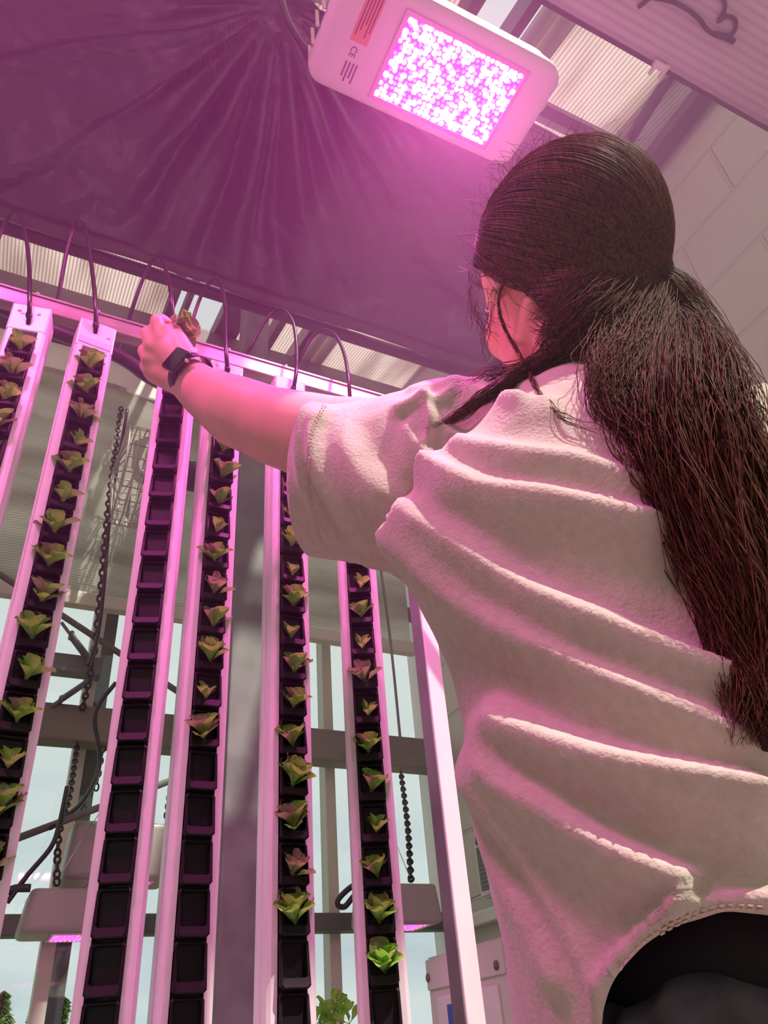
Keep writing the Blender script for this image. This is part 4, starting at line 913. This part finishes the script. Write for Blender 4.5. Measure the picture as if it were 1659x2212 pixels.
# left hand: palm block, four curled fingers, thumb
zp = 1.150
capsule(HB, C(400, 800, 1.13), .026, C(352, 752, zp), .024, 20, (ray(370, 770), .62)); capsule(HB, C(392, 826, 1.13), .022, C(338, 800, zp), .021, 20, (ray(370, 770), .65))
capsule(HB, C(405, 785, 1.13), .021, C(372, 722, zp + .01), .017, 20, (ray(370, 770), .8))
K = [C(346, 728, zp - .004), C(326, 748, zp - .006), C(320, 776, zp - .006), C(326, 806, zp - .002)]
FG = [[K[0], C(337, 692, zp + .006), C(350, 690, zp + .030), C(374, 706, zp + .036)],
      [K[1], C(317, 718, zp + .010), C(322, 716, zp + .038), C(356, 722, zp + .046)],
      [K[2], C(309, 757, zp + .012), C(318, 752, zp + .038), C(350, 750, zp + .044)],
      [K[3], C(311, 790, zp + .012), C(322, 784, zp + .034), C(350, 780, zp + .038)]]
RF = [.0105, .0105, .0100, .0088]
for fpts, rf in zip(FG, RF):
    for k in range(3): capsule(HB, fpts[k], rf * (1.02 - .07 * k), fpts[k + 1], rf * (.96 - .09 * k), 14)
for kk, rf in zip(K, RF): capsule(HB, kk, rf * 1.08, C(395, 800, 1.135), rf * 1.0, 12)
capsule(HB, C(398, 790, 1.15), .016, C(392, 742, zp + .028), .0125, 14); capsule(HB, C(392, 742, zp + .028), .012, C(380, 712, zp + .040), .010, 14)
# right hand, relaxed
hd = Vector((-.25, .55, -.8)).normalized(); sd = Vector((.9, .2, -.1)); sd = (sd - hd * sd.dot(hd)).normalized(); pn_ = hd.cross(sd)
capsule(HB, RWt, .025, RWt + hd * .075, .030, 18, (pn_, .5))
for k, (o_, l_) in enumerate(((-.026, .068), (-.009, .076), (.009, .072), (.025, .058))):
    b0 = RWt + hd * .085 + sd * o_; b1 = b0 + hd * l_ * .5 + pn_ * .006; b2 = b1 + hd * l_ * .35 + pn_ * .022; b3 = b2 + hd * l_ * .15 + pn_ * .02
    for p_, q_, r_ in ((b0, b1, .0092), (b1, b2, .0085), (b2, b3, .0075)): capsule(HB, p_, r_, q_, r_ * .93, 12)
    capsule(HB, RWt + hd * .05 + sd * o_ * .8, .011, b0, .0095, 12)
capsule(HB, RWt + hd * .02 - sd * .02, .014, RWt + hd * .06 - sd * .045 + pn_ * .02, .011, 12); capsule(HB, RWt + hd * .06 - sd * .045 + pn_ * .02, .0105, RWt + hd * .09 - sd * .045 + pn_ * .032, .009, 12)
# legs
hipL = Vector((T0.x, T0.y, .90)) + LT * .085; hipR = Vector((T0.x, T0.y, .90)) - LT * .085
legs = []
for hp_, o_ in ((hipL, LT * .02), (hipR, -LT * .03)):
    kn = hp_ + o_ + FD * .02 + Vector((0, 0, -.42)); an = kn + o_ * .2 - FD * .02 + Vector((0, 0, -.395)); legs.append((hp_, kn, an))
    capsule(HB, hp_, .082, kn, .054); capsule(HB, kn, .053, an + Vector((0, 0, .2)), .050); capsule(HB, an + Vector((0, 0, .2)), .048, an, .036)
    capsule(HB, an, .034, an + FD * .12 + Vector((0, 0, -.05)), .028)
bme = remesh(HB, 0.0034, 7, 0.6); bme.materials.append(MT['skin']); bme.name = 'body'
body = link('person', bme, None, True)
tag(body, 'person seen from behind in a cream T-shirt, long ponytail, reaching up to a tower', 'person')
shirt = link('t_shirt', me2, body, True); shirt['label'] = 'cream fuzzy T-shirt pulled into long diagonal folds'
sm = shirt.modifiers.new('s', 'SOLIDIFY'); sm.thickness = 0.0016; sm.offset = -1
# seam stitches: cuff and hem
from mathutils.bvhtree import BVHTree
def bvh_of(me): return BVHTree.FromPolygons([v.co.copy() for v in me.vertices], [tuple(p.vertices) for p in me.polygons])
SB = bvh_of(me2); BB = bvh_of(bme)
def hit(tree, x, y, dflt=0.7):
    d = Vector(ray(x, y)).normalized(); r_ = tree.ray_cast(Vector(EYE), d)
    return (r_[0], r_[1]) if r_[0] is not None else (None, None)
bm = bmesh.new()
def stitch(pts, gap=0.0042, r=0.0007):
    P_ = [hit(SB, p.x, p.y) for p in spline([(a, b, 0) for a, b in pts], 30)]; P_ = [a + n * 0.0004 for a, n in P_ if a is not None]; acc = 0
    for a, b in zip(P_, P_[1:]):
        if (b - a).length > 0.03: continue
        acc += (b - a).length
        if acc > gap: tube(bm, [a, a.lerp(b, 0.7) if (b - a).length > .002 else a + (b - a).normalized() * 0.0025], r, 4); acc = 0
stitch([(700, 872), (672, 930), (664, 1000), (668, 1080), (690, 1165)]); stitch([(705, 874), (677, 932), (669, 1002), (673, 1080), (696, 1168)])
if len(bm.faces): obj('cuff_stitching', bm, MT['stitch'], shirt)['kind'] = 'stuff'
for row in ([(1318, 2135), (1350, 2080), (1410, 2020), (1490, 1975), (1570, 1955), (1655, 1958)], [(1323, 2142), (1354, 2087), (1412, 2028), (1491, 1983), (1571, 1963), (1655, 1966)]):
    bm = bmesh.new(); stitch(row); obj('hem_stitching', bm, MT['stitch'], shirt)['kind'] = 'stuff'
# trousers and waistband
bm = bmesh.new()
for z, a, b in ((0.86, .150, .118), (0.93, .152, .112), (0.99, .140, .104)): ellipsoid(bm, Vector((T0.x, T0.y, z)), (b, a, .09), BZ, 32)
for hp_, kn, an in legs: capsule(bm, hp_, .094, kn, .070, 24); capsule(bm, kn, .070, an + Vector((0, 0, .02)), .058, 24)
tm = remesh(bm, 0.008, 6, 0.5); tm.materials.append(MT['trousers']); tm.materials.append(MT['black'])
for v in tm.vertices:
    v.co += v.normal * (0.004 * mnoise.noise((v.co.x * 14, v.co.y * 14, v.co.z * 9)) + 0.002)
tro = link('trousers', tm, body, True)
bm = bmesh.new(); rr_ = []
for z, k in ((0.96, 1.0), (0.99, 1.03), (1.03, 1.03), (1.085, 0.99), (1.090, 0.96)):
    rr_.append([bm.verts.new(Vector((T0.x, T0.y, z)) + LT * .146 * k * math.cos(t) + FD * .108 * k * math.sin(t) + Vector((0, 0, .003 * math.sin(9 * t)))) for t in [2 * PI * q / 64 for q in range(64)]])
for a, b in zip(rr_, rr_[1:]):
    for k in range(64): bm.faces.new((a[k], a[(k + 1) % 64], b[(k + 1) % 64], b[k]))
wb_ = obj('undershirt_band', bm, MT['black'], body, True); wb_['label'] = 'black band showing under the lifted hem'
bm = bmesh.new(); rr_ = []
for z, k in ((0.88, 1.06), (0.92, 1.08), (0.96, 1.12), (0.995, 1.14), (1.012, 1.15), (1.020, 1.10), (1.018, 1.04)):
    rr_.append([bm.verts.new(Vector((T0.x, T0.y, z)) + (LT * .148 * k * math.cos(t) + FD * .110 * k * math.sin(t)) * (1 + .022 * math.sin(31 * t + 30 * z) + .02 * math.sin(13 * t)) + Vector((0, 0, .006 * math.sin(11 * t)))) for t in [2 * PI * q / 200 for q in range(200)]])
for a, b in zip(rr_, rr_[1:]):
    for k in range(200): bm.faces.new((a[k], a[(k + 1) % 200], b[(k + 1) % 200], b[k]))
wb2 = obj('gathered_waistband', bm, MT['trousers'], body, True)
for hp_, kn, an in legs:
    bm = bmesh.new(); capsule(bm, an + Vector((0, 0, -.045)) - FD * .03, .042, an + FD * .14 + Vector((0, 0, -.055)), .036, 20, ((0, 0, 1), .8)); box(bm, an + FD * .055 + Vector((0, 0, -.078)), (.26, .08, .02), .008, BZ); obj('shoe', bm, MT['shoe'], body, True)
bm = bmesh.new(); ellipsoid(bm, HH(.0905, 0, -.0625), (.006, .020, .0045), HSC); ellipsoid(bm, HH(.0885, 0, -.0715), (.006, .017, .005), HSC); obj('lips', bm, MT['lips'], body, True)
for sg in (-1, 1):
    bm = bmesh.new(); ellipsoid(bm, HH(.078, sg * .030, -.004), (.0115, .0125, .0115), HSC); ey = obj('eye', bm, MT['eyew'], body, True)
    bm = bmesh.new(); ellipsoid(bm, HH(.0885, sg * .030, -.004), (.002, .0055, .0055), HSC); obj('iris', bm, MT['eyei'], ey, True)
bm = bmesh.new(); ec = HH(-.002, .083, -.060); tube(bm, [ec + (fd * math.cos(t) + hu * math.sin(t)) * .0065 for t in [2 * PI * q / 20 for q in range(21)]], .0008, 6, False); obj('hoop_earring', bm, MT['gold'], body, True)

# ---- hair
HO = HH(-.012, 0, .006); HR = Vector((.110, .088, .100)) * HK
def onhead(v, k=1.0):
    v = v.normalized(); return HO + HBs @ Vector((v.x * HR.x, v.y * HR.y, v.z * HR.z)) * k
TIE = C(1412, 600, .790)
bm = bmesh.new(); ellipsoid(bm, HO, HR, HBs, 48)
capsule(bm, HH(-.050, 0, -.030), .060, TIE, .022, 28); ellipsoid(bm, HH(-.040, 0, -.078), (.050, .058, .045), HSC, 32); ellipsoid(bm, HH(-.03, 0, -.035), (.075, .072, .06), HSC, 32)
cm = remesh(bm, 0.005, 10, .6)
# open the face
def onface(p, k=0):
    x, y, _ = proj(np.array(p)); return x < 1225 and y > np.interp(x, [1000, 1060, 1110, 1170, 1225], [572, 592, 612, 660, 730]) + k
bm = bmesh.new(); bm.from_mesh(cm); kill_ = []
for v in bm.verts:
    q_ = HBs.transposed() @ (v.co - HCtr) / HK
    if q_.x > 0.010 + 0.25 * max(0, -(q_.z + 0.02)) + 1.1 * max(0, q_.z + 0.02) and q_.z < 0.068: kill_.append(v); continue
    if q_.y > 0 and onface(v.co): kill_.append(v)
bmesh.ops.delete(bm, geom=kill_, context='VERTS'); cm2 = bpy.data.meshes.new('hair_cap'); bm.to_mesh(cm2); bm.free(); cm2.materials.append(MT['haircap'])
hc = link('hair_cap', cm2, body, True); hc['label'] = 'smooth dark hair pulled back over the head'
s_ = hc.modifiers.new('s', 'SOLIDIFY'); s_.thickness = .003
CB = bvh_of(cm2)
def strands(name, paths, m, parent, lab=None):
    """paths: list of (points Nx3 array, radius)"""
    vs, fs = [], []; b = 0
    for pts, r in paths:
        pts = np.asarray(pts); n = len(pts); d = np.gradient(pts, axis=0); d /= np.linalg.norm(d, axis=1)[:, None] + 1e-9
        s = np.cross(d, (0.3, 0.2, 0.93)); s /= np.linalg.norm(s, axis=1)[:, None] + 1e-9; u = np.cross(d, s)
        tp_ = np.minimum(1, np.linspace(1.0, 0.0, n) * 5 + 0.25) * r
        for k in range(3):
            a = 2 * PI * k / 3; vs.append(pts + (s * math.cos(a) + u * math.sin(a)) * tp_[:, None])
        i = np.arange(n - 1)
        for k in range(3):
            k2 = (k + 1) % 3; fs.append(np.stack([b + k * n + i, b + k2 * n + i, b + k2 * n + i + 1, b + k * n + i + 1], 1))
        b += 3 * n
    V = np.concatenate(vs); Fc = np.concatenate(fs); me = bpy.data.meshes.new(name)
    me.vertices.add(len(V)); me.vertices.foreach_set('co', V.ravel()); me.loops.add(len(Fc) * 4); me.loops.foreach_set('vertex_index', Fc.ravel())
    me.polygons.add(len(Fc)); me.polygons.foreach_set('loop_start', np.arange(len(Fc)) * 4); me.polygons.foreach_set('use_smooth', [True] * len(Fc)); me.update(calc_edges=True); me.validate()
    me.materials.append(m); o = link(name, me, parent); 
    if lab: o['label'] = lab
    return o
tl = HBs.transposed() @ (TIE - HO); tieD = Vector((tl.x / HR.x, tl.y / HR.y, tl.z / HR.z)).normalized()
paths = []
for k in range(2600):
    while True:
        v = Vector(rng.randn(3)); v.normalize()
        if v.dot(tieD) < 0.75 and not (v.x > 0.25 - 0.2 * v.z and v.z < 0.42): break
    w_ = v.angle(tieD); pts = []; nn = 14; off = 1.0 + abs(rng.randn()) * 0.010 + 0.004; ph = rng.rand() * 6
    ln = rng.uniform(0.35, 0.95)
    for i in range(nn):
        t = i / (nn - 1) * ln; s_v = (v * math.sin((1 - t) * w_) + tieD * math.sin(t * w_)) / math.sin(w_)
        p = onhead(s_v, off + 0.004 * math.sin(ph + t * 7)); near = CB.find_nearest(p)
        if near[0] is not None and (p - near[0]).dot(near[1]) < 0.001: p = near[0] + near[1] * (0.0008 + 0.0016 * rng.rand())
        pts.append(p)
    if v.y > -.2 and any(onface(p, 14) for p in pts): continue
    paths.append((np.array(pts), 0.00042))
strands('hair_strands', paths, MT['hair'], hc)
# ponytail
def guide(px):
    o_ = []
    for (x, y, z, r) in px:
        for tr_ in ((SB,) if y > 830 else (SB, BB)):
            p, n = hit(tr_, min(x, 1750), y)
            if p is not None and (y > 760 or tr_ is BB): z = min(z, float(proj(np.array(p))[2]) - r * (0.55 if tr_ is SB else 0.25) - 0.004)
        o_.append((C(x, y, z), r))
    return o_
def lock(px, n, rr, wav=0.004, frizz=0.0015, r=0.00042, tmin=0.7, seg=26, out=1.0):
    g = guide(px); cs = [np.array(p) for p in spline([p for p, _ in g], 8)]; rad = [p.x for p in spline([(r_, 0, 0) for _, r_ in g], 8)]
    cs = np.array(cs); rad = np.array(rad); m = len(cs); d = np.gradient(cs, axis=0); d /= np.linalg.norm(d, axis=1)[:, None]
    s = np.cross(d, np.array(ray(1400, 900)) / np.linalg.norm(ray(1400, 900))); s /= np.linalg.norm(s, axis=1)[:, None]; u = np.cross(d, s); res = []
    for k in range(n):
        a = rr.rand() * 2 * PI; q = math.sqrt(rr.rand()); q = q if rr.rand() < .85 else q * 1.35; end = rr.uniform(tmin, 1.0); st = rr.uniform(0, 0.04); idx = np.linspace(st * (m - 1), end * (m - 1), seg)
        f1, f2, p1, p2 = rr.uniform(1, 3), rr.uniform(3, 8), rr.rand() * 6, rr.rand() * 6; tw = rr.uniform(-.8, .8)
        ci = np.stack([np.interp(idx, np.arange(m), cs[:, c]) for c in range(3)], 1); si = np.stack([np.interp(idx, np.arange(m), s[:, c]) for c in range(3)], 1)
        ui = np.stack([np.interp(idx, np.arange(m), u[:, c]) for c in range(3)], 1); ri = np.interp(idx, np.arange(m), rad); t = np.linspace(0, 1, seg)
        an = a + tw * t; w1 = wav * np.sin(f1 * 2 * PI * t + p1) * t + frizz * np.sin(f2 * 2 * PI * t + p2) * t; w2 = wav * np.cos(f1 * 2 * PI * t + p2) * t
        pts = ci + si * (ri * q * np.cos(an) + w1)[:, None] + ui * (ri * q * np.sin(an) * 0.7 + w2 * .5)[:, None]
        res.append((pts, r * rr.uniform(.7, 1.2)))
    return res
R_ = np.random.RandomState(5)
PT = [(1405, 604, .800, .014), (1440, 640, .785, .022), (1475, 720, .76, .030), (1492, 820, .71, .036), (1515, 940, .64, .036), (1560, 1080, .58, .034), (1620, 1250, .53, .030), (1648, 1400, .49, .022), (1658, 1520, .465, .013), (1655, 1620, .455, .004)]
bm = bmesh.new(); g = guide(PT); tube(bm, spline([p for p, _ in g], 6), 0.02, 16, True, [max(.002, p.x * 0.6) for p in spline([(r_, 0, 0) for _, r_ in g], 6)])
pc = obj('ponytail', bm, MT['haircap'], body, True); pc['label'] = 'long loose wavy ponytail'
paths = lock(PT, 2400, R_, .008, .0007, .00042, .55)
paths += lock([(1395, 620, .79, .012), (1330, 700, .775, .016), (1250, 760, .755, .015), (1150, 800, .735, .010), (1060, 850, .715, .006), (980, 905, .70, .004), (915, 930, .695, .001)], 150, R_, .002, .001, .0004, .6)
paths += lock([(1400, 640, .79, .012), (1310, 760, .765, .020), (1180, 800, .74, .014), (1060, 815, .73, .010), (960, 850, .725, .006)], 110, R_, .003, .0015, .0004, .5)
paths += lock([(1440, 660, .78, .016), (1420, 800, .74, .02), (1440, 930, .69, .02), (1470, 1060, .63, .017), (1520, 1200, .57, .014), (1560, 1350, .52, .010), (1600, 1500, .49, .006), (1612, 1620, .475, .002)], 420, R_, .008, .0008, .0004, .5)
paths += lock([(1440, 650, .78, .02), (1360, 780, .75, .022), (1350, 880, .715, .020), (1410, 980, .67, .018), (1490, 1070, .62, .02), (1560, 1130, .58, .02)], 160, R_, .010, .001, .0004, .4)
paths += lock([(1460, 650, .78, .02), (1515, 780, .73, .012), (1545, 900, .68, .013), (1600, 1030, .63, .018), (1680, 1200, .58, .02)], 260, R_, .007, .001, .0004, .5)
paths += lock([(1380, 960, .65, .02), (1420, 1050, .62, .012), (1520, 1115, .58, .010), (1620, 1125, .55, .012), (1700, 1090, .53, .01)], 60, R_, .004, .002, .0004, .5)
paths += lock([(1395, 600, .79, .018), (1335, 660, .775, .030), (1275, 710, .755, .034), (1215, 760, .74, .024), (1140, 805, .73, .008)], 1000, R_, .003, .0008, .0004, .5)
paths += lock([(1410, 620, .79, .020), (1370, 700, .765, .030), (1340, 790, .74, .030), (1330, 870, .70, .018), (1370, 940, .66, .008)], 420, R_, .006, .0008, .0004, .45)
paths += lock([(1350, 600, .80, .028), (1280, 650, .80, .030), (1210, 680, .805, .026), (1150, 690, .82, .014)], 420, R_, .003, .0015, .0004, .5)
strands('ponytail_strands', paths, MT['hair'], pc)
ear = lock([(1100, 590, .86, .0016), (1078, 640, .845, .0012), (1085, 700, .82, .0014), (1125, 770, .79, .0014), (1165, 850, .74, .0014), (1220, 905, .70, .004), (1310, 940, .66, .004)], 16, R_, .002, .001, .0004, .6)
ear += lock([(1068, 620, .86, .006), (1050, 720, .85, .008), (1045, 800, .84, .010)], 10, R_, .003, .001, .0003, .5)
for k in range(260):                                       # fly-away hairs
    v = Vector((rng.uniform(-.6, .9), rng.uniform(-.2, 1.0), rng.uniform(0.1, 1.0))).normalized(); p = onhead(v, 1.0); n = (p - HO).normalized(); s_, u_, _ = frame_of(n)
    L_ = rng.uniform(.010, .038); c1 = rng.uniform(-1.0, 1.0); c2 = rng.uniform(-1.2, 1.2); pts = []
    for i in range(9):
        t = i / 8; pts.append(p + n * L_ * (t * 0.8) + (s_ * c1 + u_ * c2) * L_ * t * t * .8 - Vector((0, 0, 1)) * L_ * .25 * t * t)
    ear.append((np.array([tuple(q) for q in pts]), 0.00022))
for k in range(60):                                        # wisps at neck and cheek
    v = Vector((rng.uniform(-.2, .7), rng.uniform(.6, 1.0), rng.uniform(-.5, 0.1))).normalized(); p = onhead(v, 1.0); pts = []; c1, c2 = rng.uniform(-.02, .02, 2)
    for i in range(9):
        t = i / 8; pts.append(p + (p - HO).normalized() * (.004 + .004 * math.sin(5 * t)) + Vector((0, 0, -1)) * t * rng.uniform(.028, .032) * 1.6 + fd * c1 * t * t + hl * c2 * t * t)
    ear.append((np.array([tuple(q) for q in pts]), 0.00025))
strands('loose_hairs', ear, MT['hair'], hc)
bm = bmesh.new(); dT = (C(1440, 620, .785) - TIE).normalized(); sT, uT, _ = frame_of(dT)
tube(bm, [TIE + (sT * math.cos(t) + uT * math.sin(t)) * .019 for t in [2 * PI * q / 24 for q in range(25)]], .0035, 8, False); obj('hair_tie', bm, MT['black'], body, True)

# ---- watch on the wrist
wc = C(413, 812, 1.112); ax = (C(470, 850, 1.075) - WR).normalized(); vdir = (Vector(EYE) - wc).normalized()
vn = (C(380, 770, 1.0) - C(380, 800, 1.03)); nrm = (vdir * 0.55 + (C(380, 780, 1.1) - C(413, 812, 1.1)).normalized() * 0.0 + (C(395, 790, 1.1) - C(430, 835, 1.1)).normalized() * 0.0)
nrm = (vdir - ax * vdir.dot(ax)).normalized(); lat_ = ax.cross(nrm).normalized()
if lat_.z < 0: lat_ = -lat_
nrm = (nrm * 0.93 + lat_ * 0.30).normalized(); nrm = (nrm - ax * nrm.dot(ax)).normalized(); lat_ = nrm.cross(ax).normalized()
if lat_.z < 0: lat_ = -lat_
wt = empty('wristwatch', wc); tag(wt, 'black smartwatch on a dark strap round the raised left wrist', 'watch')
bm = bmesh.new(); rgs = []
for k in range(48):
    t = 2 * PI * k / 48; c = lat_ * math.cos(t) * .0315 + nrm * math.sin(t) * .0295; o2 = c * 1.07
    rgs.append([bm.verts.new(q) for q in (c - ax * .010, c + ax * .010, o2 + ax * .009, o2 - ax * .009)])
for a, b in zip(rgs, rgs[1:] + rgs[:1]):
    for k in range(4): bm.faces.new((a[k], a[(k + 1) % 4], b[(k + 1) % 4], b[k]))
obj('strap', bm, MT['strap'], wt, True)
WB = Matrix((lat_, -ax, nrm)).transposed()
if WB.determinant() < 0: WB = Matrix((lat_, ax, nrm)).transposed()
bm = bmesh.new(); box(bm, nrm * .034, (.038, .033, .010), .0042, WB, 3); obj('case', bm, MT['watch'], wt, True)
bm = bmesh.new(); box(bm, nrm * .0392, (.033, .028, .0012), .0005, WB, 2); obj('screen', bm, MT['watchglass'], wt)
bm = bmesh.new(); tube(bm, [nrm * .034 + ax * .0165 * s_ + lat_ * .006 for s_ in (.9, 1.12)], .0032, 12); obj('crown', bm, MT['chrome'], wt, True)

# ---- the lettuce in the hand
hl_ = empty('lettuce_seedling', C(372, 716, zp + .034)); tag(hl_, 'reddish lettuce seedling held between the fingertips of the raised hand', 'lettuce')
lm = lettuce_mesh(21, 14, .042, .45, 1.1); lv = link('leaves', lm, hl_); want = (C(408, 700, zp + .026) - hl_.location).normalized()
lv.rotation_mode = 'QUATERNION'; lv.rotation_quaternion = Vector((0, -.5, .86)).normalized().rotation_difference(want)
bm = bmesh.new(); capsule(bm, Vector((0, 0, 0)), .008, Vector((0.002, .004, -.022)), .006, 10); obj('root_plug', bm, MT['soil'], hl_, True)
